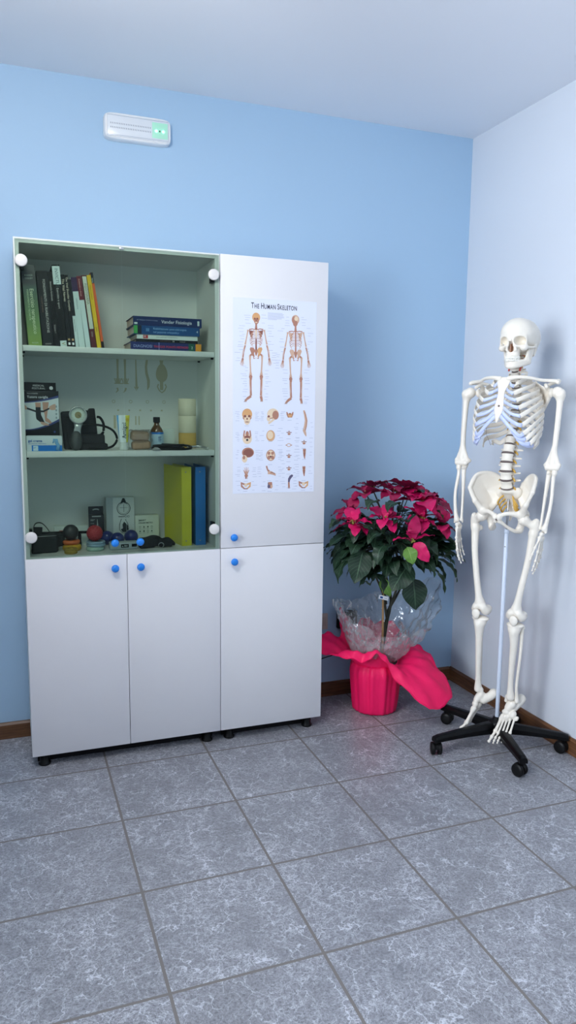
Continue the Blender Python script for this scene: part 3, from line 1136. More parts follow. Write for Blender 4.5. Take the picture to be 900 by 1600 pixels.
_e.inputs[2].default_value = 0.06
for _x, _y in ((_c.outputs['Fresnel'], _e.inputs[0]), (_e.outputs[0], _d.inputs[0]), (_a.outputs[0], _d.inputs[1]), (_b.outputs[0], _d.inputs[2])):
    _t.links.new(_x, _y)
_t.links.new(_d.outputs[0], _t.nodes['Material Output'].inputs[0])


def crumple(p, amp, sc, seed=0.0):
    q = Vector((p[0] * sc + seed, p[1] * sc - seed, p[2] * sc + 3.1 * seed))
    n = noise.noise_vector(q) * amp + noise.noise_vector(q * 2.7) * amp * .5
    return (p[0] + n.x, p[1] + n.y, p[2] + n.z)


def bagform(u, v):
    a = 2 * PI * u
    zz = .002 + v * .076
    e = (math.sin(PI * min(1, v * 1.02)) ** .35) if v < .98 else .1
    p = (.0455 * math.copysign(abs(math.cos(a)) ** .6, math.cos(a)) * (.93 + .07 * e), .004 + .031 * e * math.copysign(abs(math.sin(a)) ** .6, math.sin(a)), zz)
    q = crumple(p, .0035, 60, 2)
    return (q[0], q[1], max(q[2], .001))


MB().grid(bagform, 40, 18, wrap=True).build('film', M_film, o)

# brown bottle
o = thing_at('medicine_bottle', 'brown glass bottle with black cap and pale blue label', 'bottle', (.243, .195, S2))
M_amber = mat('amber glass', (0.10, 0.045, 0.012, 1), 0.08, spec=0.7)
MB().lathe([(.022, 0), (.0262, .003), (.0268, .008), (.0268, .062), (.0255, .071), (.021, .082), (.0145, .0915), (.0105, .098), (.0105, .108)], 40).build('bottle_body', M_amber, o)
b = MB().lathe([(.013, .1055), (.0134, .107), (.0134, .125), (.0125, .1275), (.0001, .128)], 40, fn=lambda a, r, z: (r * (1 + .025 * math.cos(20 * a)) if r > .01 else r, z))
b.build('cap', M_black, o)
b = MB().lathe([(.0271, .010), (.0272, .0105), (.0272, .0595), (.0271, .060)], 40, 0)
b.lathe([(.02725, .0600), (.02728, .0602), (.02728, .0672), (.02725, .0675)], 40, 1)
b.build('bottle_label', [ink(178, 206, 224), ink(40, 112, 190)], o)['label'] = 'pale blue label with dark blue top band'
b = MB()
for k, (wd, zz) in enumerate(((.014, .049), (.010, .0445), (.014, .040), (.014, .0365), (.012, .033))):
    for j in range(4):
        a0, a1 = -PI / 2 + .02 + wd * j / 4 / .0275, -PI / 2 + .02 + wd * (j + 1) / 4 / .0275
        rr = .0275
        h = .0013 if k < 2 else .0008
        b.poly([(rr * math.cos(a0), rr * math.sin(a0), zz - h), (rr * math.cos(a1), rr * math.sin(a1), zz - h), (rr * math.cos(a1), rr * math.sin(a1), zz + h), (rr * math.cos(a0), rr * math.sin(a0), zz + h)])
b.build('label_print', ink(60, 90, 130), o)

# small white carton behind the bottle
o = thing_at('white_carton', 'plain white carton behind the bottle, beside the stacked rolls', 'box', (.302, .285, S2))
MB().box((-.028, -.02, 0), (.028, .03, .078), 0, .001).box((-.0278, -.0203, .018), (.0278, -.0199, .0187), 1).build('carton', [ink(206, 216, 210), ink(140, 160, 150)], o)

# three rolls of tape, stacked
M_crep = speckle('cream tape', srgb(226, 220, 196), srgb(214, 206, 180), 0.8, 60, bump=.2, bscale=300)
M_ocr = speckle('ochre tape', srgb(208, 172, 92), srgb(190, 152, 76), 0.8, 60, bump=.2, bscale=300)
M_core = mat('cardboard core', srgb(190, 178, 150), .8)
zz = S2
for k, (h, m, lab) in enumerate(((.0630, M_ocr, 'ochre roll of tape at the bottom of the roll stack'), (.0695, M_crep, 'cream roll of tape in the middle of the roll stack'), (.0695, M_crep, 'cream roll of tape on top of the roll stack'))):
    o = thing_at('tape_roll', lab, 'tape roll', (.380, .250, zz), 'rolls of tape stacked on the shelf')
    MB().lathe([(.0165, .0005), (.035, 0), (.0362, .0012), (.0362, h - .0012), (.035, h), (.0165, h - .0005)], 44).build('tape', m, o)
    MB().lathe([(.0150, .0005), (.0163, .0002), (.0163, h - .0002), (.0150, h - .0005), (.0149, h * .5)], 32).build('core', M_core, o)
    zz += h + .0002

# stethoscope
o = thing_at('stethoscope', 'black stethoscope coiled on the shelf in front of the bottle', 'stethoscope', (.29, .125, S2))
pts = []
for k in range(64):
    a = k / 63 * 2 * PI * 3.3
    rr = .062 + .010 * math.sin(a * 1.7 + k * .05)
    pts.append((-.015 + rr * math.cos(a), .000 + .026 * math.sin(a) * (1 + .2 * math.sin(2.3 * a)), .0052 + .0042 * (k / 63) * 3 + .0035 * abs(math.sin(a * .8))))
b = MB().tube(spline(pts, 220), .0046, 8)
b.tube(spline([pts[-1], (.06, .01, .016), (.075, -.012, .0085), (.05, -.034, .0048), (.0, -.036, .0048), (-.05, -.03, .0048)], 40), .0046, 8)
b.build('tubing', M_black, o)
b = MB()
b.tube(spline([(.062, .008, .014), (.09, .016, .013), (.115, .010, .014), (.135, -.008, .010), (.139, -.020, .006)], 30), .0026, 10)
b.tube(spline([(.062, .004, .011), (.085, .022, .009), (.112, .024, .009), (.130, .012, .007), (.136, .002, .005)], 30), .0026, 10)
b.build('ear_tubes', M_metal, o)
b = MB().ball((.139, -.022, .0062), .0055, seg=14, rings=10).ball((.136, .001, .006), .0055, seg=14, rings=10)
b.build('ear_tips', ink(196, 200, 196), o)
b = MB().lathe([(.016, .0), (.0175, .002), (.0165, .006), (.010, .009), (.006, .0125), (.0001, .013)], 28, 0, Matrix.Translation((-.068, -.028, 0)))
b.build('chest_piece', M_grey, o)

# pale anatomy sheet on the back panel
o = thing_at('anatomy_sheet', 'pale sheet of faint bone drawings on the cabinet back panel', 'poster', (.215, .3835, 1.45))
yb = .3832
b = MB().box((.082, yb, 1.262), (.345, yb + .0006, 1.598))
wb(b, 'sheet', M_inner, o)
B = MB()


LAYER = [0]


def layer():
    LAYER[0] = (LAYER[0] + 1) % 400
    return LAYER[0] * 8e-7


def rib2(pts, w, mi=0, y=yb - .0003):
    """flat printed stroke"""
    y -= layer()
    n = len(pts)
    ws = w if isinstance(w, (list, tuple)) else [w] * n
    L, Rr = [], []
    for i, p in enumerate(pts):
        a, c = pts[max(i - 1, 0)], pts[min(i + 1, n - 1)]
        d = Vector((c[0] - a[0], c[1] - a[1])).normalized()
        L.append((p[0] - d.y * ws[i] / 2, y, p[1] + d.x * ws[i] / 2))
        Rr.append((p[0] + d.y * ws[i] / 2, y, p[1] - d.x * ws[i] / 2))
    vs = L + Rr
    B.add(vs, [(i, n + i, n + i + 1, i + 1) for i in range(n - 1)], mi)


for x in (.119, .149):
    rib2([(x, 1.596), (x, 1.55), (x, 1.50), (x - .001, 1.488)], [.011, .008, .008, .013])
    for dx in (-.014, -.007, .007, .014):
        rib2([(x + dx * .5, 1.486), (x + dx, 1.507)], .004)
    rib2([(x - .015, 1.486), (x + .015, 1.486)], .004)
    rib2([(x - .003 + .006 * (x > .13), 1.468), (x, 1.458), (x - .009, 1.448)], [.008, .007, .003])
rib2([(.194, 1.597), (.1945, 1.53), (.1955, 1.466)], [.005, .006, .010])
rib2([(.186, 1.474), (.195, 1.459), (.204, 1.474)], .004)
rib2([(.242, 1.597), (.236, 1.556), (.238, 1.53), (.246, 1.50), (.245, 1.475), (.241, 1.462)], [.009, .010, .011, .012, .010, .003])
rib2([(.301, 1.597), (.301, 1.566)], [.02, .010])
B.poly([(.302 + .0245 * math.cos(a) * (1 - .18 * math.sin(a)), yb - .0003, 1.533 + .038 * math.sin(a)) for a in np.linspace(0, 2 * PI, 30)[:-1]], 0)
rib2([(.301, 1.50), (.301, 1.462)], .014)
rib2([(.288, 1.487), (.283, 1.476), (.291, 1.460), (.302, 1.451), (.313, 1.460), (.321, 1.476), (.316, 1.487)], .0055)
for k in range(4):
    x = .100 + .07 * k
    rib2([(x + .006 * math.cos(a), 1.412 + .006 * math.sin(a)) for a in np.linspace(0, 2 * PI, 14)], .0022)
for k in range(5):
    x = .118 + .0455 * k
    rib2([(x - .004, 1.376), (x + .004, 1.376)], .006)
rib2([(.103, 1.355), (.103, 1.30)], .009)
for x in (.19, .204):
    rib2([(x, 1.352), (x, 1.315)], .005)
wb(B, 'printed_bones', ink(196, 190, 164, .6), o)

# ------------------------------------------------------------------ bottom shelf
# black waist pouch
o = thing_at('waist_pouch', 'black waist pouch with a looped strap, at the left end', 'pouch', (-.19, .20, S3))
M_pouch = speckle('dark grey nylon', (0.018, 0.020, 0.021, 1), (0.028, 0.031, 0.031, 1), 0.65, 150, spec=0.2, bump=.25, bscale=300)
s = S()
s.box((-.198, .175, S3 + .034), (.048, .026, .034), .012, .008, rot=Matrix.Rotation(R(5), 3, 'Z'))
s.box((-.158, .196, S3 + .042), (.034, .020, .024), .010, .014, rot=Matrix.Rotation(R(16), 3, 'Z'))
s.box((-.232, .168, S3 + .006), (.016, .016, .006), .004, .006)
p_ = s.mesh('pouch_body', M_pouch, None, .0025)
p_.data.transform(Matrix.Translation(-o.location))
p_.parent = o
b = MB()
b.tube(spline([(-.228, .212, S3 + .05), (-.236, .214, S3 + .088), (-.228, .216, S3 + .108), (-.208, .218, S3 + .109), (-.190, .22, S3 + .092), (-.172, .222, S3 + .062)], 30), [.011] * 31, 8, flat=.13, up=(0, 1, 0))
b.tube([(-.228, .225, S3 + .02), (-.222, .226, S3 + .055), (-.220, .226, S3 + .092)], [.017] * 3, 8, flat=.2, up=(1, 0, 0))
wb(b, 'strap', M_cuff, o)
wb(MB().tube([(-.236, .150, S3 + .0665), (-.200, .148, S3 + .0675), (-.156, .160, S3 + .066)], .0016, 8), 'zip', M_grey, o)

# long black rod behind
o = thing_at('black_rod', 'thin black rod lying across the back of the bottom shelf', 'rod', (-.13, .268, S3))
MB().cyl((-.112, .0, .0612), (.098, .004, .0562), .0058, seg=14, bev=.001).build('rod', M_black, o)
for x, z in ((-.09, .0605), (.07, .0569)):
    MB().box((x - .006, -.006, 0), (x + .006, .014, z - .006), 0, .002).build('rest', M_blackm, o)

# white box with red mark
o = thing_at('flat_carton', 'white carton with small red mark, behind the black ball', 'box', (-.092, .325, S3))
MB().box((-.064, -.02, 0), (.066, .022, .078), 0, .001).box((-.0445, -.0204, .050), (-.030, -.0199, .062), 1).box((-.030, -.0204, .050), (-.022, -.0199, .062), 2).build('carton', [ink(206, 216, 212), ink(150, 62, 50), ink(40, 44, 48)], o)

# coloured putty rolls, black ball on top
M_or = speckle('orange rubber', srgb(218, 112, 54), srgb(200, 96, 44), 0.5, 40)
M_ye = speckle('yellow rubber', srgb(212, 172, 48), srgb(196, 150, 36), 0.5, 40)


def roll(name, label, cat, loc, r, h, m, group=None, layers=3, hollow=True):
    o = thing_at(name, label, cat, loc, group)
    pr = []
    for k in range(layers):
        z0, z1 = h * k / layers, h * (k + 1) / layers
        q = h / layers * .28
        pr += [(r - q, z0), (r, z0 + q), (r, z1 - q), (r - q, z1)]
    ri = r * .55
    pr = [(ri, 0.0)] + pr + [(ri, h), (ri * .98, h * .5), (ri, 0.0)]
    MB().lathe(pr, 44).build('band', m, o)
    return o


G3 = 'coloured exercise bands on the bottom shelf'
roll('exercise_band', 'yellow rolled exercise band at the bottom, under the orange one', 'exercise band', (-.097, .190, S3), .036, .0255, M_ye, G3, 1)
roll('exercise_band', 'orange rolled exercise band on the yellow one, under the black ball', 'exercise band', (-.099, .190, S3 + .0258), .0335, .0165, M_or, G3, 1)
o = roll('exercise_band', 'small ribbed mustard band standing in front of the yellow one', 'exercise band', (-.106, .128, S3), .0245, .0215, speckle('mustard mesh', srgb(178, 150, 60), srgb(140, 116, 44), 0.7, 300, bump=.5, bscale=250), G3, 3)
M_pale1 = speckle('pale blue rubber', srgb(150, 178, 196), srgb(130, 160, 182), 0.5, 40)
M_pale2 = speckle('pale green rubber', srgb(176, 204, 190), srgb(156, 186, 172), 0.5, 40)
roll('exercise_band', 'pale green rolled exercise band, lower of the pale pair', 'exercise band', (-.012, .165, S3), .034, .0165, M_pale2, G3, 1)
roll('exercise_band', 'pale blue rolled exercise band under the red spiky ball', 'exercise band', (-.008, .168, S3 + .0168), .0365, .0205, M_pale1, G3, 2)

o = MB().ball((0, 0, .0300), .0300, 0, 40, 24).build('massage_ball', speckle('black rubber', (0.018, 0.018, 0.02, 1), (0.026, 0.026, 0.028, 1), 0.45, 90), None, (-.100, .190, S3 + .0424))
tag(o, 'smooth black ball resting on the orange band', 'ball', 'massage balls')
FIB = []
NB = 150
for k in range(NB):
    zf = 1 - 2 * (k + .5) / NB
    a = k * PI * (3 - math.sqrt(5))
    FIB.append((math.sqrt(1 - zf * zf) * math.cos(a), math.sqrt(1 - zf * zf) * math.sin(a), zf))
FA = np.array(FIB)


def spiky(d):
    c = (FA @ np.array(d)).max()
    ang = math.acos(min(1, c))
    return 1 + .095 * max(0, 1 - ang / .105)


o = MB().ball((0, 0, .0310), .0300, 0, 120, 72, fn=spiky).build('massage_ball', speckle('red rubber', srgb(182, 52, 58), srgb(160, 40, 48), 0.45, 60), None, (-.011, .168, S3 + .0369))
tag(o, 'red spiky ball resting on the pale blue band', 'ball', 'massage balls')
M_navy = speckle('navy rubber', srgb(34, 48, 120), srgb(26, 36, 98), 0.3, 60)
for x, y, lab in ((.049, .276, 'navy blue ball at the back left, next to the red spiky ball'), (.083, .224, 'navy blue ball in front, middle of the three'), (.146, .276, 'navy blue ball rightmost of the three, before the white carton')):
    o = MB().ball((0, 0, .0285), .0285, 0, 40, 24).build('massage_ball', M_navy, None, (x, y, S3))
    tag(o, lab, 'ball', 'massage balls')

# dark card box
o = thing_at('dark_carton', 'small dark grey hanging carton behind the red spiky ball', 'box', (.012, .325, S3))
MB().box((-.030, -.012, 0), (.030, .012, .120), 0, .001).prism([(-.030, .010, .119), (.030, .010, .119), (.030, .010, .152), (-.030, .010, .152)], (0, .0015, 0), 0).build('carton', ink(44, 46, 52), o)
b = MB()
b.tube([(-.013, .0096, .137), (-.006, .0096, .140), (.006, .0096, .140), (.013, .0096, .137)], .0026, 8, flat=.1, up=(0, 0, 1))
for k, (x0_, x1_, z, h) in enumerate(((-.018, .018, .113, .0022), (-.024, -.006, .100, .001), (-.024, -.012, .096, .001), (-.024, -.010, .084, .0008))):
    b.box((x0_, -.0124, z - h), (x1_, -.0121, z + h))
b.tube([(.003, -.0123, .045), (.004, -.0123, .062), (.0035, -.0123, .085), (.003, -.0123, .102)], [.0045, .004, .0018, .0008], 8, flat=.05, up=(1, 0, 0))
b.build('carton_print', ink(170, 178, 180), o)

# grey white carton with a line drawing of a device and a hand
o = thing_at('device_carton', 'tall pale grey carton with black drawing of a dial and hand', 'box', (.112, .350, S3))
b = MB().box((-.058, -.020, 0), (.058, .020, .186), 0, .001)
b.box((-.0575, -.0204, .001), (-.031, -.0199, .185), 1)
b.build('carton', [ink(202, 210, 210), ink(168, 178, 182)], o)
B = MB()
yb = -.0206
cx, cz = .013, .140
rib2([(cx + .027 * math.cos(a), cz + .027 * math.sin(a)) for a in np.linspace(0, 2 * PI, 40)], .0024, 0, yb)
rib2([(cx + .022 * math.cos(a), cz + .022 * math.sin(a)) for a in np.linspace(0, 2 * PI, 40)], .0010, 0, yb)
rib2([(cx - .017, cz + .003), (cx + .017, cz + .003)], .0010, 0, yb)
rib2([(cx + .001, cz - .016), (cx + .001, cz + .018)], .0014, 0, yb)
B.poly([(cx - .014, yb, cz + .020), (cx - .004, yb, cz + .043), (cx + .004, yb, cz + .043), (cx + .010, yb, cz + .028), (cx + .016, yb, cz + .018), (cx, yb, cz + .025)], 0)
rib2([(cx - .022, cz - .034), (cx - .006, cz - .035), (cx + .004, cz - .034)], .003, 0, yb)
for dx in (.009, .019):
    rib2([(cx + dx + .004 * math.cos(a), cz - .034 + .004 * math.sin(a)) for a in np.linspace(0, 2 * PI, 14)], .0014, 0, yb)
rib2([(cx - .010, cz - .044), (cx - .018, cz - .068), (cx - .018, cz - .090), (cx - .006, cz - .104), (cx + .010, cz - .104), (cx + .020, cz - .086), (cx + .016, cz - .064), (cx + .006, cz - .046)], .0022, 0, yb)
B.poly([(cx + .001, yb, cz - .056), (cx + .016, yb, cz - .072), (cx + .018, yb, cz - .088), (cx + .008, yb, cz - .100), (cx - .006, yb, cz - .100), (cx - .013, yb, cz - .088), (cx - .004, yb, cz - .084), (cx - .006, yb, cz - .068)], 0)
B.build('printed_drawing', ink(40, 46, 48), o)

# white carton with icons
o = thing_at('icon_carton', 'low white carton with two title lines and rows of small icons', 'box', (.222, .352, S3))
MB().box((-.050, -.022, 0), (.050, .022, .107), 0, .001).build('carton', ink(206, 214, 204), o)
b = MB()
yb = -.0225
b.text('SMART', .010, front(-.036, yb, .086), 0, bold=.0003)
b.text('DINAMOMETRO', .0082, front(-.036, yb, .075), 0, bold=.0002)
for k in range(4):
    for j in range(2):
        cx, cz = -.030 + .0165 * k, .058 - .018 * j
        if (k + j) % 3 == 0:
            disc_xz(cx, cz, yb, .0042, 16, 0, b, .0030)
        elif (k + j) % 3 == 1:
            b.prism([(cx - .004, yb, cz - .003), (cx + .004, yb, cz - .003), (cx, yb, cz + .0045)], (0, .0003, 0))
        else:
            disc_xz(cx, cz, yb, .0034, 12, 0, b)
        b.box((cx - .005, yb, cz - .0085), (cx + .005, yb + .0003, cz - .0075))
b.build('carton_print', ink(70, 84, 78), o)

# grey white hand device with a small dark display
o = thing_at('digital_device', 'flat pale grey device with dark display, in front of navy balls', 'measuring device', (.098, .160, S3))
MB().box((-.056, -.020, .0), (.056, .022, .030), 0, .006).build('device_body', ink(168, 178, 182), o)
b = MB().box((.006 - .018, -.0206, .009), (.006 + .012, -.0198, .0225), 0, .001)
b.box((.030, -.0206, .011), (.050, -.0198, .0225), 0, .001)
b.build('display', M_black, o)
b = MB().prism([(-.008, -.021, .0125), (-.003, -.021, .0125), (-.0055, -.021, .0185)], (0, .0003, 0))
for k in range(3):
    b.box((.001 + .0045 * k, -.021, .0125), (.0035 + .0045 * k, -.0207, .0185))
b.build('display_digits', ink(190, 200, 200), o)
MB().box((-.05, -.012, .0295), (-.02, .012, .034), 0, .003).build('device_button', ink(120, 130, 136), o)

# black strap bundle
o = thing_at('strap_bundle', 'bundled black straps with a metal ring, in front of icon carton', 'strap', (.225, .155, S3))
s = S()
s.box((-.035, 0, .022), (.034, .022, .021), .012, .010, rot=Matrix.Rotation(R(-4), 3, 'Y'))
s.ell((-.005, .002, .030), (.03, .022, .020), .012)
s.ell((.028, -.002, .017), (.028, .02, .016), .012)
s.line([(.02, -.008, .026), (.045, -.012, .034), (.062, -.008, .026)], [.010, .0085, .006], .005)
s.line([(.02, -.012, .014), (.048, -.02, .014), (.058, -.02, .010)], [.011, .009, .0065], .005)
s.line([(.03, .006, .024), (.056, .006, .026), (.074, .0, .016)], [.010, .008, .005], .005)
s.line([(.05, -.008, .020), (.068, -.012, .016), (.073, -.010, .011)], [.008, .008, .005], .004)
s.mesh('strap', M_cuff, o, .0022)
b = MB()
b.tube([(.018 + .0105 * math.cos(a), -.0245 - .002 * math.sin(a), .0125 + .0105 * math.sin(a)) for a in np.linspace(0, 2 * PI, 24)[:-1]], .0016, 8, cyclic=True, up=(0, 1, 0))
b.build('ring', M_metal, o)


# ring binders
def binder(label, loc, rz, col):
    o = thing('ring_binder', label, 'binder', loc, rz, 'ring binders on the bottom shelf')
    m = speckle('binder board ' + label[:12], col, tuple(c * .93 for c in col[:3]) + (1,), 0.35, 30)
    t, H, D = .0415, .322, .205
    MB().box((0, 0, 0), (.0028, D, H)).box((t - .0028, 0, 0), (t, D, H)).box((.0028, 0, 0), (t - .0028, .0028, H)).build('cover', m, o)
    MB().box((.008, .02, .008), (t - .010, D - .012, H - .012)).build('page_block', M_page, o)
    b = MB()
    for z in (.020, H - .020):
        M = Matrix.Translation((t * .5 - .003, -.0002, z)) @ Matrix.Rotation(PI / 2, 4, 'X')
        b = MB().lathe([(.0030, 0), (.0030, .0006), (.0018, .0012), (.0001, .0012)], 14, 0, M)
        b.build('rivet', M_grey, o)
    return o


binder('bright yellow ring binder standing at the right end', (.333, .152, S3), R(9), srgb(206, 200, 32))
binder('bright blue ring binder, rightmost on the bottom shelf', (.391, .156, S3), R(0), srgb(16, 112, 190))

# ------------------------------------------------------------------ skeleton chart on the tall cabinet's upper door
M_chart = mat('chart paper', srgb(224, 229, 243), 0.45, spec=0.35)
PX0, PX1, PZ0, PZ1 = .5245, .8765, 1.0475, 1.8185
chart = thing('anatomy_chart', 'printed human skeleton chart fixed to the tall cabinet upper door', 'poster', ((PX0 + PX1) / 2, YF, PZ0))
wb(MB().box((PX0, YF - .0009, PZ0), (PX1, YF - .0003, PZ1)), 'sheet', M_chart, chart)
I_dark, I_line = ink(52, 54, 70), ink(176, 184, 206)
I_b1, I_b2, I_b3, I_b4, I_gold = ink(206, 172, 150), ink(176, 128, 110), ink(138, 92, 82), ink(226, 206, 178), ink(212, 164, 116)
CI = [I_b1, I_b2, I_b3, I_b4, I_gold, I_dark, ink(96, 92, 116)]


def zp(x, y):
    """photo-chart fractions are kept as room x, z"""
    return (x, y)


# chart pixel -> chart plane: columns 363..496 and rows 464..771 of the sheet
def cp(px, py):
    u = (px - 363.0) / 133.0
    top = 464 + 8 * u
    bot = 771 - 3.0 * u
    v = (py - top) / (bot - top)
    u = (px - (363.0 + 2.0 * v)) / (133.0 - 10.0 * v)
    return (PX0 + (PX1 - PX0) * u, PZ1 - (PZ1 - PZ0) * v)


YP = YF - .00125
title = MB()
x, z = cp(391, 477)
caps = [('T', 1), ('HE', 0), (' ', 0), ('H', 1), ('UMAN', 0), (' ', 0), ('S', 1), ('KELETON', 0)]
xx = x
for sgm, big in caps:
    size = .0305 if big else .0245
    if sgm == ' ':
        xx += .0085
        continue
    vs, _ = text_mesh(sgm, size, 'LEFT', .0004, 0, 1.14)
    title.text(sgm, size, front(xx, YP - layer(), z - (0 if big else .0022)), 0, bold=.0004, spacing=1.14)
    xx += max(v[0] for v in vs) + .0022
sc = (cp(464, 481)[0] - x) / (xx - x)
title.v = [(x + (a - x) * sc, b_, c) for a, b_, c in title.v]
wb(title, 'title_lettering', I_dark, chart)

cap = MB()


def line_(x0, z, ln, h=.0009):
    y = YP - layer()
    cap.poly([(x0, y, z - h), (x0 + ln, y, z - h), (x0 + ln, y, z + h), (x0, y, z + h)])


rr = random.Random(3)
x, z = cp(417, 488)
for k in range(7):
    line_(x, z - .0042 * k, .058 + .018 * rr.random() - (.02 if k == 6 else 0), .0007)


def figure(cxp, topy, mirror, name, lab, back=False):
    """standing skeleton; given in chart pixels around its own mid line"""
    global B
    B = MB()
    s = -1 if mirror else 1

    def P(dx, py):
        return cp(cxp + s * dx, topy + py)

    def st(pts, w, mi, y=YP):
        rib2([P(*p) for p in pts], [q * .00265 for q in w] if isinstance(w, (list, tuple)) else w * .00265, mi, y)

    def el(dx, py, rx, rz, mi, y=YP, n=22):
        y -= layer()
        B.poly([(P(dx + rx * math.cos(a), py)[0], y, P(dx, py - rz * math.sin(a))[1]) for a in (np.linspace(0, 2 * PI, n)[:-1] if s > 0 else np.linspace(PI, -PI, n)[:-1])], mi)
    # skull
    el(0, 7.5, 6.2, 7.2, 4 if not back else 0, YP)
    el(.4, 13, 3.8, 4.8, 1, YP - .00005)
    if not back:
        for dx in (-2.2, 2.0):
            el(dx, 9.5, 1.5, 1.6, 2, YP - .0001)
        el(0, 12, .8, 1.2, 2, YP - .0001)
        el(.1, 15.2, 2.2, .7, 3, YP - .0001)
    else:
        el(2.6, 8, 3.2, 5.8, 1, YP - .0001)
        el(-1, 6, 3, 3.4, 3, YP - .00012)
    st([(0, 16), (0, 20), (0, 26)], [3.0, 2.8, 4.2], 1)
    # rib cage
    for k in range(9):
        wv = [4.5, 7, 8.4, 9.2, 9.8, 10.0, 9.8, 9.0, 7.6][k]
        py = 27 + k * 2.65
        for sg in (-1, 1):
            st([(sg * .6, py - .6), (sg * wv * .6, py - 1.2), (sg * wv, py + 1.6), (sg * wv * (.8 if back else .55), py + 4.2)], [.8, .95, 1.0, .8], (0, 1)[k % 2], YP - .00005)
    st([(0, 24), (0, 34), (0, 50), (.2, 58)], [2.2, 1.5 if not back else 2.2, 2.3, 3.0], 2 if not back else 1, YP - .0001)
    if not back:
        st([(0, 26.5), (0, 36), (0, 40)], [2.6, 1.7, .8], 3, YP - .00015)
    for sg in (-1, 1):
        st([(sg * .8, 26), (sg * 6, 25), (sg * 11, 26)], [1.2, 1.3, 1.8], 1, YP - .00015)
        # scapula
        B.poly([(P(sg * a, c)[0], YP - .00003, P(sg * a, c)[1]) for a, c in ((4.5, 28), (11, 27), (10, 33), (6, 41))][::(1 if s * sg < 0 else -1)], 0 if back else 2)
        # arm
        ax = 13.2
        st([(sg * (ax - .8), 26.5), (sg * ax, 30), (sg * (ax + 1.8), 40), (sg * (ax + 3.6), 49)], [3.4, 1.9, 1.7, 2.6], (0, 1)[k % 2])
        st([(sg * (ax + 3.2), 50), (sg * (ax + 5.6), 61), (sg * (ax + 6.6), 69)], [1.7, 1.0, 1.6], 1)
        st([(sg * (ax + 4.4), 50), (sg * (ax + 7.2), 61), (sg * (ax + 7.6), 69)], [1.2, 1.0, 1.2], 0)
        st([(sg * (ax + 7.0), 69.5), (sg * (ax + 7.6), 73)], [2.6, 3.6], 1)
        for q in range(5):
            st([(sg * (ax + 6.6 + q * .6), 73), (sg * (ax + 5.6 + q * 1.3), 77.5 + (1.6 if 0 < q < 4 else 0)), (sg * (ax + 5.4 + q * 1.3), 79.6 + (2 if 0 < q < 4 else 0))], [.75, .6, .4], (0, 1)[q % 2])
        # pelvis
        B.poly([(P(sg * a, c)[0], YP, P(sg * a, c)[1]) for a, c in ((1, 58), (4, 53.5), (8.5, 53), (9.8, 56), (7.5, 62), (5.8, 66), (2, 68), (3.2, 62))][::(-1 if s * sg > 0 else 1)], (4 if sg > 0 else 1) if not back else 0)
        st([(sg * 4.6, 65), (sg * 3.4, 70.5), (sg * 1.2, 69.6)], [1.2, 1.4, 1.2], 1)
        # leg
        st([(sg * 6.2, 63.5), (sg * 9.2, 66)], [2.6, 3.0], 1, YP - .00005)
        st([(sg * 9.3, 65.5), (sg * 9.2, 74), (sg * 8.4, 90), (sg * 8.2, 96)], [3.6, 2.3, 2.3, 4.6], 0)
        el(sg * 8.2, 98.5, 2.6, 3.0, 1, YP - .0001)
        st([(sg * 8.1, 101), (sg * 8.0, 104), (sg * 7.6, 118), (sg * 7.4, 128)], [4.6, 2.5, 1.9, 2.6], 1)
        st([(sg * 9.6, 103), (sg * 9.4, 118), (sg * 8.8, 129)], [1.4, .9, 1.4], 0)
        tx = 9 if (sg < 0) != back else 1.6
        st([(sg * 7.4, 128.5), (sg * (7.4 + tx * .5), 131.5), (sg * (7.4 + tx), 136)], [3.6, 4.0, 2.6], 1)
        for q in range(4):
            st([(sg * (7.4 + tx * .75) + (q - 1.5) * .9, 133), (sg * (7.4 + tx) + (q - 1.5) * 1.0, 137.5)], [.8, .6], (2, 0)[q % 2], YP - .0001)
    st([(0, 57), (.2, 62), (0, 66)], [5.2, 4, 1.2], 1, YP - .0001)
    o = wb(B, name, CI, chart)
    o['label'] = lab
    for sg in (-1, 1):
        for k in range(34):
            py = 4 + 134 * k / 33 + rr.uniform(-1, 1)
            if rr.random() < .22:
                continue
            inner = 8 if py < 18 else (17 if py < 60 else (24 if py < 82 else 12))
            a = P(sg * (inner + rr.uniform(0, 3)), py)
            ln = .010 + .016 * rr.random()
            x0_ = a[0] if (sg * s) > 0 else a[0] - ln
            if PX0 + .006 < x0_ and x0_ + ln < PX1 - .006:
                line_(x0_, a[1], ln, .0006)


LAYER[0] = 0
figure(398.8, 487.5, False, 'skeleton_figure', 'front view skeleton drawing')
LAYER[0] = 0
figure(461.2, 491.0, True, 'skeleton_figure', 'back view skeleton drawing', True)


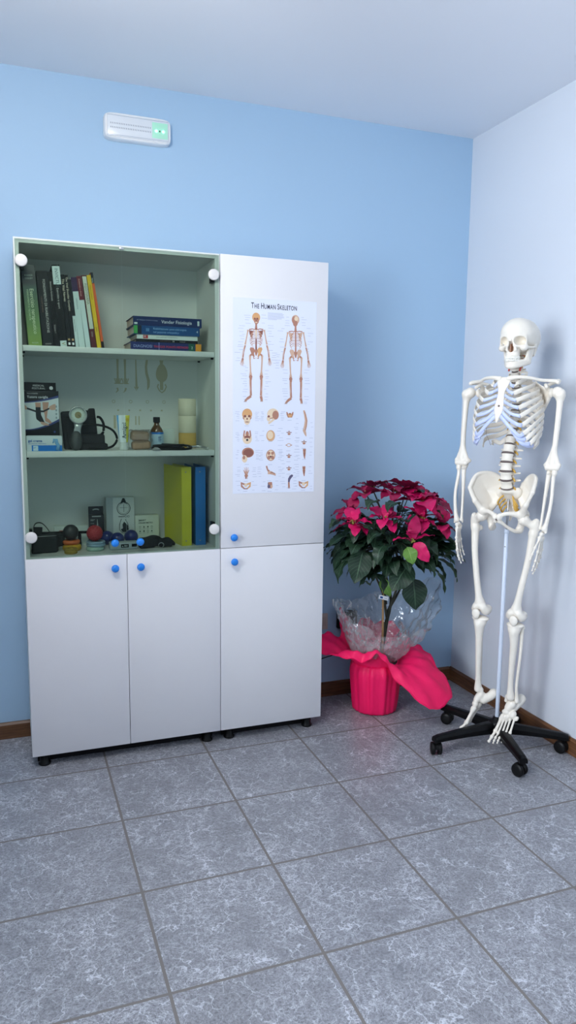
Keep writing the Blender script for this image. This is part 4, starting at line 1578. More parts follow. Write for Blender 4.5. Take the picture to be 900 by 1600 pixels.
def sub(name, cx, cy, fn, lab, w=11, lines=5):
    """a small study on the chart, drawn in chart pixels around (cx, cy)"""
    global B
    B = MB()
    LAYER[0] = 0

    def P(dx, dy):
        return cp(cx + dx, cy + dy)

    def st(pts, wd, mi=0, y=YP):
        rib2([P(*p) for p in pts], [q * .00265 for q in wd] if isinstance(wd, (list, tuple)) else wd * .00265, mi, y)

    def el(dx, dy, rx, ry, mi=0, y=YP):
        y -= layer()
        B.poly([(P(dx + rx * math.cos(a), dy - ry * math.sin(a))[0], y, P(dx + rx * math.cos(a), dy - ry * math.sin(a))[1]) for a in np.linspace(0, 2 * PI, 22)[:-1]], mi)
    fn(st, el)
    wb(B, name, CI, chart)['label'] = lab
    for sg in (-1, 1):
        for k in range(lines):
            a = P(sg * (w + rr.uniform(0, 2)), -7 + 14 * k / max(1, lines - 1) + rr.uniform(-.8, .8))
            ln = .009 + .012 * rr.random()
            x0_ = a[0] if sg > 0 else a[0] - ln
            if PX0 + .006 < x0_ and x0_ + ln < PX1 - .006:
                line_(x0_, a[1], ln, .0006)
    a = P(-4, 15 if lines > 4 else 9)
    line_(a[0], a[1], .018, .0007)


Y2, Y3 = YP - .00005, YP - .0001


def skull_front(st, el):
    el(0, -3, 7.6, 9, 4); el(0, 6, 4.8, 7.5, 3, Y2)
    for s_ in (-1, 1):
        el(s_ * 3.2, 0, 2.2, 2, 2, Y3); st([(s_ * 6.4, 2), (s_ * 4.5, 5)], 1.6, 1, Y3)
    el(0, 4, 1.1, 1.9, 2, Y3); el(0, 9, 3.2, .7, 2, Y3)


def skull_side(st, el):
    el(1, -3, 9, 8.5, 3); el(5, -1, 5, 7, 1, Y2); el(-5.5, 4, 3, 5, 3, Y2); el(-5.5, 1, 1.8, 1.8, 2, Y3)
    st([(3, 5), (-3, 10), (-6, 12)], [3, 3, 3], 3, Y2); st([(3, 3), (-4, 4)], 1.2, 1, Y3)


def skull_base(st, el):
    el(0, 3, 7, 8.5, 3); st([(-4, -10), (-5.2, -2), (-3, 3)], 2.2, 1, Y2); st([(4, -10), (5.2, -2), (3, 3)], 2.2, 1, Y2); el(0, -5, 2.4, 4, 1, Y2); el(0, 5, 1.7, 1.8, 5, Y3); el(0, 0, 4, 2, 2, Y3)


def skull_top(st, el):
    el(0, 0, 6.8, 9, 0); el(-.5, -.5, 5.8, 8, 4, Y2); el(-.8, -1, 4.6, 6.4, 3, Y3)


def skull_cut(st, el):
    el(1, -4, 9, 8, 1); el(1.5, -3.4, 7.6, 6.4, 2, Y2); el(-4, 6, 4, 6, 3, Y2); el(-5, 4, 2, 3, 1, Y3)


def skull_inside(st, el):
    el(0, 0, 7, 9, 1); el(0, 0, 6, 8, 3, Y2); el(-2.8, -3.2, 2.2, 2.6, 1, Y3); el(2.8, -3.2, 2.2, 2.6, 1, Y3); el(-2.6, 3.5, 2.4, 3, 1, Y3); el(2.6, 3.5, 2.4, 3, 1, Y3); el(0, 2, .9, 1.4, 5, Y3 - .00003)


def hyoid(st, el):
    st([(-5, -4), (-3.8, 0), (-2.6, 3.5), (2.6, 3.5), (3.8, 0), (5, -4)], [1.4, 3, 3, 3, 3, 1.4], 1); el(0, 1, 3, 3.4, 4, Y2); el(0, -1, 1.3, 1.2, 2, Y3)


def spine_side(st, el):
    st([(-1, -20), (1, -13), (2.6, -4), (1.4, 5), (-.6, 12), (1, 17), (2.4, 21)], [2.6, 3.6, 4.4, 4.8, 5, 3.6, 1.2], 0); st([(.2, -18), (2.2, -10), (3.6, -2), (2.4, 6), (.8, 12)], 1.2, 1, Y2)


def vertebra_small(st, el):
    el(0, 1.2, 2.3, 1.8, 1); st([(-4, -1), (0, -1.6), (4, -1)], 1.1, 2, Y2); st([(0, -1), (0, -4)], 1.1, 2, Y2); el(0, -.6, .8, .7, 3, Y3)


def atlas(st, el):
    st([(3 * math.cos(a), 2.4 * math.sin(a)) for a in np.linspace(0, 2 * PI, 16)], 1.0, 0); st([(-5, 0), (-3, 0)], 1.3, 1); st([(3, 0), (5, 0)], 1.3, 1)


def sacrum_(st, el):
    st([(0, -8), (0, -2), (0, 4), (.4, 8)], [5, 4.6, 2.8, 1.0], 1); st([(0, -6), (0, 3)], 1.4, 2, Y2); el(-1.4, -3, .5, .6, 3, Y3); el(1.4, -3, .5, .6, 3, Y3)


def hand_(st, el):
    for k in range(5):
        a = R(90 + (k - 2) * 17)
        L = 13 if 0 < k < 4 else 10
        st([(0, 6), (5 * math.cos(a), 3 - 4 * math.sin(a)), (L * .75 * math.cos(a), 5 - L * math.sin(a))], [2, 1.2, .6], (1, 0)[k % 2])
    el(0, 6, 2.6, 2.6, 1, Y2); st([(-.8, 8), (-.8, 11)], 1.6, 2, Y2); st([(1, 8), (1, 11)], 1.2, 1, Y2)


def foot_(st, el):
    st([(-5, -9), (-3.4, -3), (-1, 0)], [2.4, 2.2, 4], 1); st([(-3, 2), (2, 2), (9, 5)], [4.4, 4.8, 2.4], 0, Y2); st([(1, 1), (8, 3.4)], 1.2, 2, Y3); st([(0, 3), (9, 6.4)], .9, 1, Y3)


def knee_(st, el):
    st([(0, -6), (0, -1), (-.4, 4)], [6, 7.4, 6.4], 1); el(-2, 1, 2, 3, 6, Y2); el(2.2, 1, 1.6, 2.6, 0, Y3); st([(-3, -5), (-3, 4)], 1, 6, Y3)


def femur_(st, el):
    st([(3, -10), (0, -5), (-.6, 0)], [4.6, 4, 2.8], 6); el(4, -10.4, 2, 2, 6, Y2); st([(-.6, 0), (-.4, 5), (-.4, 10)], [2.8, 2.8, 3.4], 1)


def pelvis_(st, el):
    for s_ in (-1, 1):
        st([(s_ * 1.5, -2), (s_ * 6.6, -4), (s_ * 6, 1), (s_ * 2, 5)], [2.6, 4.2, 3, 1.8], 1 if s_ < 0 else 4)
    el(0, -1, 2.4, 3, 3, Y2); st([(-2.6, 5), (2.6, 5)], 1.4, 2, Y2)


for nm, cx, cy, fn, lab, w_, ln in (
        ('skull_study', 385.5, 647.5, skull_front, 'skull from the front', 11, 7), ('skull_study', 424, 647, skull_side, 'skull from the side', 12, 7),
        ('skull_study', 385.8, 680, skull_base, 'skull from below', 11, 6), ('skull_study', 421.5, 678.5, skull_top, 'skull from above', 9, 3),
        ('skull_study', 386, 709, skull_cut, 'skull cut in half', 12, 6), ('skull_study', 421.5, 709.5, skull_inside, 'open skull seen from above', 11, 6),
        ('bone_study', 451.5, 645, hyoid, 'small throat bone', 9, 0), ('spine_study', 474.6, 658.5, spine_side, 'curved spine from the side', 9, 3),
        ('bone_study', 450, 674.5, vertebra_small, 'small vertebra', 8, 3), ('bone_study', 473.5, 689.5, vertebra_small, 'lower small vertebra', 7, 3),
        ('bone_study', 449.5, 693.5, atlas, 'ring shaped vertebra', 8, 3), ('bone_study', 474, 707.5, sacrum_, 'sacrum from the front', 7, 4),
        ('bone_study', 449.6, 711, vertebra_small, 'pale vertebra', 7, 3), ('bone_study', 449.5, 731, vertebra_small, 'round vertebra', 6, 3),
        ('hand_study', 384.6, 736, hand_, 'hand bones', 8, 5), ('foot_study', 420, 735.5, foot_, 'foot bones', 12, 5),
        ('bone_study', 473, 735.5, sacrum_, 'sacrum from the back', 7, 5), ('pelvis_study', 384, 758, pelvis_, 'left pelvis drawing', 8, 3),
        ('knee_study', 420.5, 758.5, knee_, 'knee joint', 7, 3), ('femur_study', 449.8, 753, femur_, 'upper thigh bone', 5, 4), ('pelvis_study', 472, 757, pelvis_, 'right pelvis drawing', 9, 4)):
    sub(nm, cx, cy, fn, lab, w_, ln)
wb(cap, 'caption_lines', I_line, chart)['kind'] = 'stuff'

# ------------------------------------------------------------------ emergency light on the wall
el_ = thing('emergency_light', 'white oblong emergency light with two lit green lamps', 'emergency light', (.217, WY, 2.492))
M_elw = mat('white housing plastic', (0.87, 0.88, 0.89, 1), 0.35)
M_elc = speckle('clear ribbed cover', (0.78, 0.82, 0.86, 1), (0.72, 0.76, 0.80, 1), 0.22, 30, 0.6)
M_gled = mat('lit green lamp', (0.3, 1.0, 0.6, 1), 0.3, emit=(0.10, 1.0, 0.42, 1), estr=7.0)
M_gpan = mat('painted green glow', (0.45, 0.86, 0.65, 1), 0.3)  # glow around the green lamps put into the base colour, no emission
W_, H_ = .1335, .0505
b = MB()
out = []
for k in range(40):
    a = 2 * PI * k / 40
    c, s_ = math.cos(a), math.sin(a)
    out.append((math.copysign(abs(c) ** .26, c), math.copysign(abs(s_) ** .30, s_)))
prof_ = [(1.0, 0.0), (1.0, -.018), (.985, -.030), (.955, -.0345), (.94, -.0345)]
vs = []
for f, y in prof_:
    for cx, cz in out:
        vs.append((cx * (W_ - (1 - f) * .12), y, cz * (H_ - (1 - f) * .12)))
n = len(out)
fs = [(i * n + k, i * n + (k + 1) % n, (i + 1) * n + (k + 1) % n, (i + 1) * n + k) for i in range(len(prof_) - 1) for k in range(n)]
fs.append(tuple((len(prof_) - 1) * n + k for k in range(n)))
b.add(vs, fs, 0, False)
b.build('housing', M_elw, el_)
MB().box((-.122, -.0385, -.041), (.122, -.0340, .041), 0, .0035).build('cover', M_elc, el_)
b = MB()
for r_ in range(2):
    for k in range(24):
        x, z = -.108 + .0068 * k, .0065 - .0155 * r_
        b.box((x - .0011, -.0390, z - .0028), (x + .0011, -.0384, z + .0028))
b.build('lamp_row', ink(128, 138, 150), el_)
for x, z in ((.072, -.002), (.1, -.002)):
    MB().ball((x, -.0388, z), (.0062, .003, .0062), 0, 18, 10).build('green_lamp', M_gled, el_)
MB().box((.083, -.0400, -.005), (.088, -.0384, .001)).build('switch', ink(60, 90, 76), el_)
MB().box((.055, -.03875, -.030), (.118, -.0384, .030), 0, .0002).build('painted_glow_panel', M_gpan, el_)
for z in (.036, -.036):
    MB().box((-.121, -.0391, z - .0006), (.121, -.0384, z + .0006)).build('cover_edge', ink(160, 170, 184), el_)
for x in (-.08, .07):
    for z in (.043, -.043):
        MB().box((x - .008, -.0372, z - .002), (x + .008, -.0335, z + .002), 0, .0008).build('clip', M_elw, el_)

# ------------------------------------------------------------------ sockets and cable behind the plant
o = thing('wall_socket', 'pale beige wall plate just beside the tall cabinet', 'socket', (1.068, WY, .377))
MB().box((-.040, -.009, -.040), (.0275, -.0001, .040), 0, .003).build('plate', mat('beige plate', srgb(196, 178, 172), .4), o)
MB().box((-.030, -.011, -.022), (.016, -.0085, .022), 0, .0015).build('insert', mat('beige insert', srgb(186, 166, 160), .4), o)
o = thing('wall_socket', 'black square wall box behind the clear plant film', 'socket', (1.192, WY, .380))
MB().box((-.050, -.026, -.041), (.052, -.0001, .042), 0, .003).build('plate', M_blackm, o)
b = MB()
for x in (-.026, 0, .026):
    b.box((x - .011, -.0275, -.022), (x + .011, -.0255, .022), 0, .001)
b.build('insert', M_black, o)
o = MB().tube(spline([(1.18, WY - .004, .338), (1.165, WY - .012, .25), (1.13, WY - .020, .215), (1.09, WY - .02, .203), (1.04, WY - .016, .190), (.99, WY - .012, .17), (.965, WY - .010, .02)], 50), .0026, 8).build('cable', M_black, None)
tag(o, 'thin black cable curving down the wall beside the tall cabinet', 'cable')

# ------------------------------------------------------------------ anatomical skeleton on its rolling stand
# local frame of the skeleton: x forward, y to its own left, z up
GX, GY = 1.55, -.325
FACE = R(210)
M_bone = speckle('ivory bone plastic', srgb(236, 230, 219), srgb(228, 220, 206), 0.42, 26, 0.45)
M_teeth = mat('teeth', srgb(236, 234, 226), 0.3)
M_cart = mat('bluish cartilage plastic', srgb(190, 201, 236), 0.4)
M_disk = mat('grey brown disc plastic', srgb(104, 92, 90), 0.5)
M_nerve = mat('ochre nerve plastic', srgb(208, 166, 78), 0.45)
M_art = mat('red artery plastic', srgb(196, 74, 60), 0.45)
M_rod = mat('steel rod', (0.5, 0.52, 0.55, 1), 0.3, metal=0.9)

sk = thing('anatomical_skeleton', 'life size ivory plastic human skeleton model hanging on a rolling stand', 'skeleton', (GX, GY, 0), FACE)

# skull
HO = np.array((0.0, .020, 1.7455))


def hp(x, y, z):
    return tuple(HO + np.array((x, y, z)))


def eld(s, c, r, **kw):
    s.ell(hp(*c), r, **kw)


s = S()
eld(s, (-.008, 0, -.066), (.088, .068, .066), k=.012)
eld(s, (.034, 0, -.058), (.050, .057, .053), k=.02)
eld(s, (-.050, 0, -.078), (.045, .056, .052), k=.02)
eld(s, (-.008, 0, -.108), (.056, .046, .028), k=.014)
eld(s, (.056, 0, -.126), (.026, .026, .030), k=.010)
eld(s, (.060, 0, -.144), (.024, .0255, .014), k=.008)
s.cap(hp(.084, 0, -.078), hp(.093, 0, -.098), .0062, .0055, k=.006)
for q in (-1, 1):
    s.cap(hp(.080, q * .011, -.0745), hp(.060, q * .045, -.075), .0078, .0062, k=.008)
    s.cap(hp(.060, q * .047, -.076), hp(.057, q * .049, -.108), .0056, .0062, k=.006)
    s.ell(hp(.059, q * .043, -.117), (.014, .014, .0115), k=.008)
    s.line([hp(.054, q * .052, -.115), hp(.022, q * .064, -.113), hp(-.010, q * .062, -.108)], [.0055, .0042, .0055], k=.005)
    s.cap(hp(.079, q * .014, -.108), hp(.064, q * .042, -.113), .0058, .0066, k=.006)
    s.cap(hp(.084, q * .0085, -.082), hp(.076, q * .0165, -.124), .0052, .0062, k=.005)
    s.cap(hp(-.022, q * .050, -.112), hp(-.017, q * .050, -.139), .013, .007, k=.008)
for q in (-1, 1):
    s.ell(hp(.046, q * .083, -.088), (.034, .019, .030), k=.010, op='-')
    s.ell(hp(.076, q * .0322, -.0910), (.035, .0200, .0166), k=.003, op='-')
    s.ell(hp(.030, q * .046, -.142), (.024, .017, .022), k=.006, op='-')
    s.ell(hp(-.010, q * .066, -.109), .0055, k=.003, op='-')
s.ell(hp(.090, 0, -.1200), (.040, .0122, .0135), k=.002, op='-')
s.ell(hp(.094, 0, -.1075), (.036, .0074, .0150), k=.002, op='-')
skull = s.mesh('skull', M_bone, sk, .0015)
s = S()
for q in (-1, 1):
    s.line([hp(.070, 0, -.184), hp(.067, q * .013, -.184), hp(.036, q * .033, -.176), hp(.010, q * .0415, -.168)], [.0108, .0102, .0092, .0100], k=.006)
    s.line([hp(.072, 0, -.172), hp(.067, q * .015, -.171), hp(.046, q * .028, -.167), hp(.022, q * .039, -.164)], [.0088, .0085, .0085, .0085], k=.006)
    s.line([hp(.010, q * .0415, -.164), hp(.002, q * .048, -.135), hp(-.003, q * .053, -.112)], [.0110, .0085, .0060], k=.006)
    s.line([hp(.018, q * .0415, -.160), hp(.025, q * .048, -.120)], [.0100, .0045], k=.006)
    s.tri(hp(.022, q * .050, -.124), hp(-.002, q * .052, -.118), hp(.008, q * .0425, -.164), .0045, .004)
    s.tri(hp(.022, q * .048, -.124), hp(.008, q * .0425, -.164), hp(.032, q * .037, -.168), .0045, .004)
jaw = s.mesh('jaw', M_bone, sk, .0015)
MB().add([hp(*p) for p in ((.060, -.0012, -.098), (.082, -.0012, -.104), (.086, -.0012, -.132), (.060, -.0012, -.134), (.060, .0012, -.098), (.082, .0012, -.104), (.086, .0012, -.132), (.060, .0012, -.134))],
         [(0, 1, 2, 3), (7, 6, 5, 4), (0, 4, 5, 1), (1, 5, 6, 2), (2, 6, 7, 3), (3, 7, 4, 0)]).build('nose_bone', speckle('tan nose plastic', srgb(176, 128, 98), srgb(160, 112, 84), .5, 90), sk)
b = MB()
for row, zz, rz in ((0, -.1535, .0064), (1, -.1632, .0058)):
    for k in range(14):
        t_ = R(-80 + 160 * k / 13)
        c = hp(.0505 + .0335 * math.cos(t_), .0258 * math.sin(t_), zz)
        b.ball(c, (.0034, .0032, rz), seg=10, rings=7, M=None)
b.build('teeth', M_teeth, sk)
for q in (-1, 1):
    MB().cyl(hp(-.030, q * .0612, -.070), hp(-.030, q * .0655, -.070), .0022, seg=12).build('skull_hook', M_rod, sk)

# spine
SP = [(.000, 0, 1.083), (.010, 0, 1.102), (.019, 0, 1.137), (.021, 0, 1.172), (.015, 0, 1.207), (.005, 0, 1.242), (-.007, 0, 1.276), (-.017, 0, 1.306), (-.025, 0, 1.333), (-.031, 0, 1.358), (-.035, 0, 1.382), (-.037, 0, 1.405),
      (-.038, 0, 1.428), (-.037, 0, 1.450), (-.034, 0, 1.472), (-.029, 0, 1.493), (-.022, .001, 1.514), (-.013, .002, 1.534), (-.004, .004, 1.552), (.003, .006, 1.568), (.007, .009, 1.583), (.008, .012, 1.597), (.006, .015, 1.611), (.002, .018, 1.624), (.000, .019, 1.635)]


def ecyl(s, c, rx, ry, h, waist, k=.004):
    c = np.array(c, float)

    def fn(X, Y, Z):
        x, y, z = X - c[0], Y - c[1], Z - c[2]
        rr_ = 1 - waist * (1 - np.clip((z / h) ** 2, 0, 1))
        d1 = (np.sqrt((x / rx) ** 2 + (y / ry) ** 2) - rr_) * min(rx, ry)
        d2 = np.abs(z) - h
        e = .002
        return np.sqrt(np.maximum(d1 + e, 0) ** 2 + np.maximum(d2 + e, 0) ** 2) + np.minimum(np.maximum(d1 + e, d2 + e), 0) - e
    s._p('+', fn, c - np.array((rx, ry, h)), c + np.array((rx, ry, h)), k)


def vert_shape(kind):
    s = S()
    if kind == 'lumbar':
        ecyl(s, (0, 0, 0), .019, .0255, .0148, .16)
        for q in (-1, 1):
            s.cap((-.012, q * .012, .004), (-.030, q * .014, .003), .0065, .006)
            s.cap((-.026, q * .014, .003), (-.034, q * .043, .004), .0058, .0036)
            s.cap((-.032, q * .013, -.012), (-.034, q * .015, .014), .0066, .0072)
        s.cap((-.030, 0, .001), (-.062, 0, -.008), .006, .0065)
        s.cap((-.050, 0, -.010), (-.064, 0, -.004), .005, .005)
    elif kind == 'thoracic':
        ecyl(s, (0, 0, 0), .0145, .0155, .0094, .14)
        for q in (-1, 1):
            s.cap((-.008, q * .009, .003), (-.024, q * .011, .003), .0048, .0045)
            s.cap((-.022, q * .011, .003), (-.036, q * .032, .006), .0052, .0046)
            s.cap((-.024, q * .010, -.008), (-.025, q * .011, .010), .0045, .0045)
        s.cap((-.024, 0, .002), (-.054, 0, -.022), .0050, .0042)
    else:
        ecyl(s, (0, 0, 0), .0085, .0125, .0058, .10)
        for q in (-1, 1):
            s.cap((-.002, q * .011, .0), (-.006, q * .024, .0), .0040, .0048)
            s.cap((-.012, q * .017, -.005), (-.014, q * .017, .005), .0052, .0052)
            s.cap((-.014, q * .015, .0), (-.024, q * .004, .0), .004, .004)
        s.cap((-.024, 0, 0), (-.038, 0, -.006), .0042, .0038)
    return s


vm = {k: vert_shape(k).mesh('vertebra', M_bone, sk, .0014) for k in ('lumbar', 'thoracic', 'cervical')}
used_v = {}
for i in range(1, 25):
    p = np.array(SP[i])
    a, c = np.array(SP[i - 1]), np.array(SP[min(i + 1, 24)])
    d = c - a
    pitch = math.atan2(d[0], d[2])
    kind = 'lumbar' if i <= 5 else 'thoracic' if i <= 17 else 'cervical'
    if kind not in used_v:
        o = vm[kind]
        used_v[kind] = 1
    else:
        o = vm[kind].copy()
        COL.objects.link(o)
        o.parent = sk
    sc_ = {'lumbar': 1.0, 'thoracic': 1.0 + .18 * max(0, (9 - i)) / 3, 'cervical': 1.05}[kind]
    if kind == 'thoracic' and i > 12:
        sc_ = 1.0 - .018 * (i - 12)
    o.location = p
    o.rotation_euler = (0, pitch, 0)
    o.scale = (sc_, sc_, 1.0 if kind != 'thoracic' else (np.linalg.norm(d) / 2) / .0235)
    if kind == 'cervical':
        o.scale = (1.05, 1.05, 1.0)
    q = (p + a) / 2 if i > 1 else (p + a) / 2 + np.array((0, 0, -.005))
    if i <= 20:
        rx, ry, h = {'lumbar': (.0192, .0258, .0036), 'thoracic': (.0148 * sc_, .0158 * sc_, .0022), 'cervical': (.0088, .0128, .002)}[kind]
        dd = (p - a)
        M = Matrix.Translation(q) @ Matrix.Rotation(math.atan2(dd[0], dd[2]), 4, 'Y')
        MB().lathe([(.9, -h), (1.0, -h * .5), (1.02, 0), (1.0, h * .5), (.9, h)], 32, 0, M @ Matrix.Diagonal((rx, ry, 1, 1))).build('spinal_disc', M_disk, sk)
    if 1 <= i <= 9 or i >= 19:
        z_ = p[2] - (.016 if i <= 5 else .011 if i < 18 else .006)
        for sd in (-1, 1):
            w0 = .013 if i < 18 else .012
            L = .034 if i <= 5 else .028 if i < 18 else .027
            MB().tube(spline([(p[0] - .020, sd * w0 + p[1], z_ + .004), (p[0] - .018, sd * (w0 + L) * .55 + p[1], z_), (p[0] - .012, sd * L + p[1], z_ - .008)], 8), [.0042, .0042, .0046, .0048, .0044, .004, .0036, .0032, .0026], 8).build('nerve_root', M_nerve, sk)
for sd in (-1, 1):
    MB().tube(spline([(.000, sd * .022 + .004, 1.545), (.002, sd * .024 + .008, 1.570), (.000, sd * .023 + .012, 1.592), (-.002, sd * .024 + .016, 1.618)], 16), .0036, 8).build('artery', M_art, sk)

# sacrum and hip bones
s = S()
s.ell((-.008, 0, 1.072), (.022, .034, .014), .010)
for q in (-1, 1):
    s.ell((-.020, q * .034, 1.066), (.018, .020, .022), .012)
    s.line([(-.026, q * .026, 1.055), (-.046, q * .020, 1.02), (-.056, q * .010, .990)], [.014, .011, .007], .010)
s.line([(-.018, 0, 1.06), (-.048, 0, 1.02), (-.058, 0, .988), (-.050, 0, .962), (-.040, 0, .950)], [.016, .012, .009, .006, .004], .010)
for k in range(4):
    for q in (-1, 1):
        f_ = k / 3
        s.ell((-.008 - .034 * f_, q * (.0195 - .007 * f_), 1.052 - .044 * f_), .0044, .003, '-')
s.mesh('sacrum', M_bone, sk, .0018)
for k in range(4):
    for q in (-1, 1):
        f_ = k / 3
        a = (-.014 - .034 * f_, q * (.0195 - .007 * f_), 1.052 - .044 * f_)
        MB().tube(spline([a, (a[0] + .012, a[1] + q * .008, a[2] - .010), (a[0] + .010, a[1] + q * .018, a[2] - .026), (a[0] - .004, a[1] + q * .022, a[2] - .040)], 10), .0034, 8).build('nerve_root', M_nerve, sk)

for q in (1, -1):
    def g(f_, l_, z_):
        return (f_, q * l_, z_)
    s = S()
    PS, CM, CT, CL, AS, AI = g(-.064, .040, 1.098), g(-.048, .066, 1.128), g(-.016, .096, 1.140), g(.024, .124, 1.130), g(.066, .130, 1.082), g(.064, .106, 1.030)
    SI, GN, AC = g(-.030, .038, 1.058), g(-.024, .060, 1.012), g(.022, .078, .998)
    FO = g(.000, .088, 1.068)
    cr_ = [tuple(v) for v in spline([PS, CM, CT, CL, AS, AI, AC, GN, SI, PS], 45)]
    for i in range(45):
        e0, e1 = np.array(cr_[i]), np.array(cr_[i + 1])
        lv = []
        for f_ in (1.0, .72, .44, .18):
            lv.append([np.array(FO) + (e - np.array(FO)) * f_ + np.array((-.010, q * .004, 0)) * (1 - f_ ** 1.6) * 1.0 for e in (e0, e1)])
        for a_, b_ in zip(lv[:-1], lv[1:]):
            s.tri(a_[0], a_[1], b_[0], .0042, .0006).tri(a_[1], b_[1], b_[0], .0042, .0006)
        s.tri(lv[-1][0], lv[-1][1], np.array(FO) + np.array((-.010, q * .004, 0)), .0042, .0006)
    s.line([PS, CM, CT, CL, AS], [.0075, .0070, .0068, .0072, .0080], .006)
    s.line([AS, AI], [.0068, .0085], .006)
    s.line([AI, g(.045, .088, .998)], [.0085, .014], .010)
    s.line([SI, GN, g(.000, .072, .990)], [.010, .0105, .015], .010)
    s.line([PS, SI], [.008, .011], .008)
    s.ell(g(.026, .082, .984), (.028, .024, .028), .010)
    s.line([g(.046, .072, .988), g(.070, .040, .992), g(.082, .016, .984), g(.084, .008, .974)], [.013, .0082, .0088, .0105], .008)
    s.cap(g(.084, .0075, .982), g(.078, .0075, .958), .0078, .0072, .006)
    s.line([g(.078, .010, .960), g(.052, .030, .936), g(.022, .050, .918), g(-.004, .058, .920)], [.0070, .0062, .0078, .012], .006)
    s.line([g(-.006, .058, .922), g(-.004, .066, .950), g(.006, .074, .975)], [.014, .0145, .017], .010)
    s.cap(g(-.006, .060, .965), g(-.026, .052, .972), .006, .003, .006)
    s.ell(g(.032, .112, .972), .0245, .004, '-')
    s.mesh('hip_bone', M_bone, sk, .0018)
MB().cyl((.083, -.004, .970), (.083, .004, .970), .0085, seg=18).build('pubic_disc', M_disk, sk)

# ribs, cartilages, breast bone
LM = [.056, .088, .107, .117, .123, .127, .128, .127, .125, .121, .110, .086]
ZM = [1.508, 1.484, 1.459, 1.438, 1.418, 1.390, 1.362, 1.337, 1.313, 1.293, 1.277, 1.268]
FM = [.028, .030, .030, .028, .026, .024, .021, .018, .012, .004, -.020, -.045]
FE = [(.080, .040, 1.484), (.104, .050, 1.456), (.114, .066, 1.430), (.119, .079, 1.402), (.119, .088, 1.372), (.114, .093, 1.337), (.104, .097, 1.305), (.094, .102, 1.284), (.078, .113, 1.267), (.052, .116, 1.262), (.016, .104, 1.250), (-.040, .090, 1.253)]
STN = [(.082, .024, 1.496), (.091, .017, 1.472), (.099, .014, 1.449), (.107, .014, 1.426), (.114, .015, 1.404), (.120, .014, 1.386), (.124, .010, 1.371)]
for i in range(12):
    v = np.array(SP[17 - i])
    up_ = (0, 0, 1) if i else (-.8, 0, .6)
    for q in (1, -1):
        e = FE[i]
        m_ = (FM[i], LM[i], ZM[i])
        if i < 10:
            pts = [(v[0] - .014, .015, v[2] + .006), (v[0] - .034, .036, v[2] + .006), (v[0] - .040 + .004 * (i == 0), LM[i] * .60, v[2] - .006 + .3 * (ZM[i] - v[2])), ((v[0] - .03 + FM[i]) / 2 - .012, LM[i] * .92, (v[2] + ZM[i] * 2) / 3),
                   m_, ((FM[i] + e[0]) / 2 + .016, (LM[i] + e[1]) / 2 * 1.07, (ZM[i] + e[2]) / 2), e]
        else:
            pts = [(v[0] - .014, .015, v[2] + .004), (v[0] - .034, .036, v[2] + .002), (v[0] - .036, LM[i] * .66, v[2] - .014), m_, e]
        pts = [(a, q * b_, c) for a, b_, c in pts]
        n = 36
        ws = [.0052 + .0036 * min(1, k / 9) for k in range(n + 1)]
        MB().tube(spline(pts, n), ws, 12, flat=.31, up=up_).build('rib', M_bone, sk)
        if i < 7:
            t0 = STN[i]
            mid = ((e[0] + t0[0]) / 2 + .006, (e[1] + t0[1]) / 2, min(e[2], t0[2]) + (t0[2] - e[2]) * (.42, .4, .36, .3, .26, .22, .2)[i])
            if i < 4:
                mid = ((e[0] + t0[0]) / 2 + .006, (e[1] + t0[1]) / 2, (e[2] + t0[2]) / 2 - .002)
            cpn = [e, mid, t0]
            if i >= 5:
                cpn = [e, (e[0] + .010, e[1] * .84, e[2] + (.004, -.006)[i - 5]), (t0[0] + .001, e[1] * .45, e[2] + (t0[2] - e[2]) * .48), t0]
        elif i < 10:
            j = {7: (.118, .058, 1.316), 8: (.110, .076, 1.287), 9: (.094, .092, 1.268)}[i]
            cpn = [e, ((e[0] + j[0]) / 2 + .006, (e[1] + j[1]) / 2, min(e[2], j[2]) - .004 + (j[2] - e[2]) * .25), j]
        else:
            cpn = None
        if cpn:
            MB().tube(spline([(a, q * b_, c) for a, b_, c in cpn], 14), [(1.0 if i < 5 else 1.22) * w_ for w_ in (.0078, .0074, .007, .0067, .0064, .0062, .006, .006, .006, .006, .006, .006, .0062, .0066, .007)], 10, flat=.42, up=(0, 0, 1)).build('costal_cartilage', M_cart, sk)
st_p = spline([(.079, 0, 1.517), (.083, 0, 1.506), (.090, 0, 1.487), (.098, 0, 1.466), (.106, 0, 1.438), (.115, 0, 1.408), (.121, 0, 1.387), (.127, 0, 1.369), (.131, 0, 1.352), (.132, 0, 1.344)], 36)
st_w = [float(w[0]) for w in spline([(.0215, 0, 0), (.0275, 0, 0), (.0225, 0, 0), (.0145, 0, 0), (.0148, 0, 0), (.0182, 0, 0), (.0172, 0, 0), (.0105, 0, 0), (.0060, 0, 0), (.0022, 0, 0)], 36)]
MB().tube(st_p, st_w, 16, flat=[.0052 / w for w in st_w], up=(0, 1, 0)).build('breastbone', M_bone, sk)
MB().ball((.1205, .001, 1.409), (.004, .0042, .0042), seg=14, rings=8).build('screw_head', M_disk, sk)
# thin wire hanging under the right ribs
MB().tube(spline([(.112, -.050, 1.335), (.116, -.046, 1.300), (.112, -.034, 1.272), (.108, -.030, 1.258)], 16), .0008, 6).build('wire', M_disk, sk)

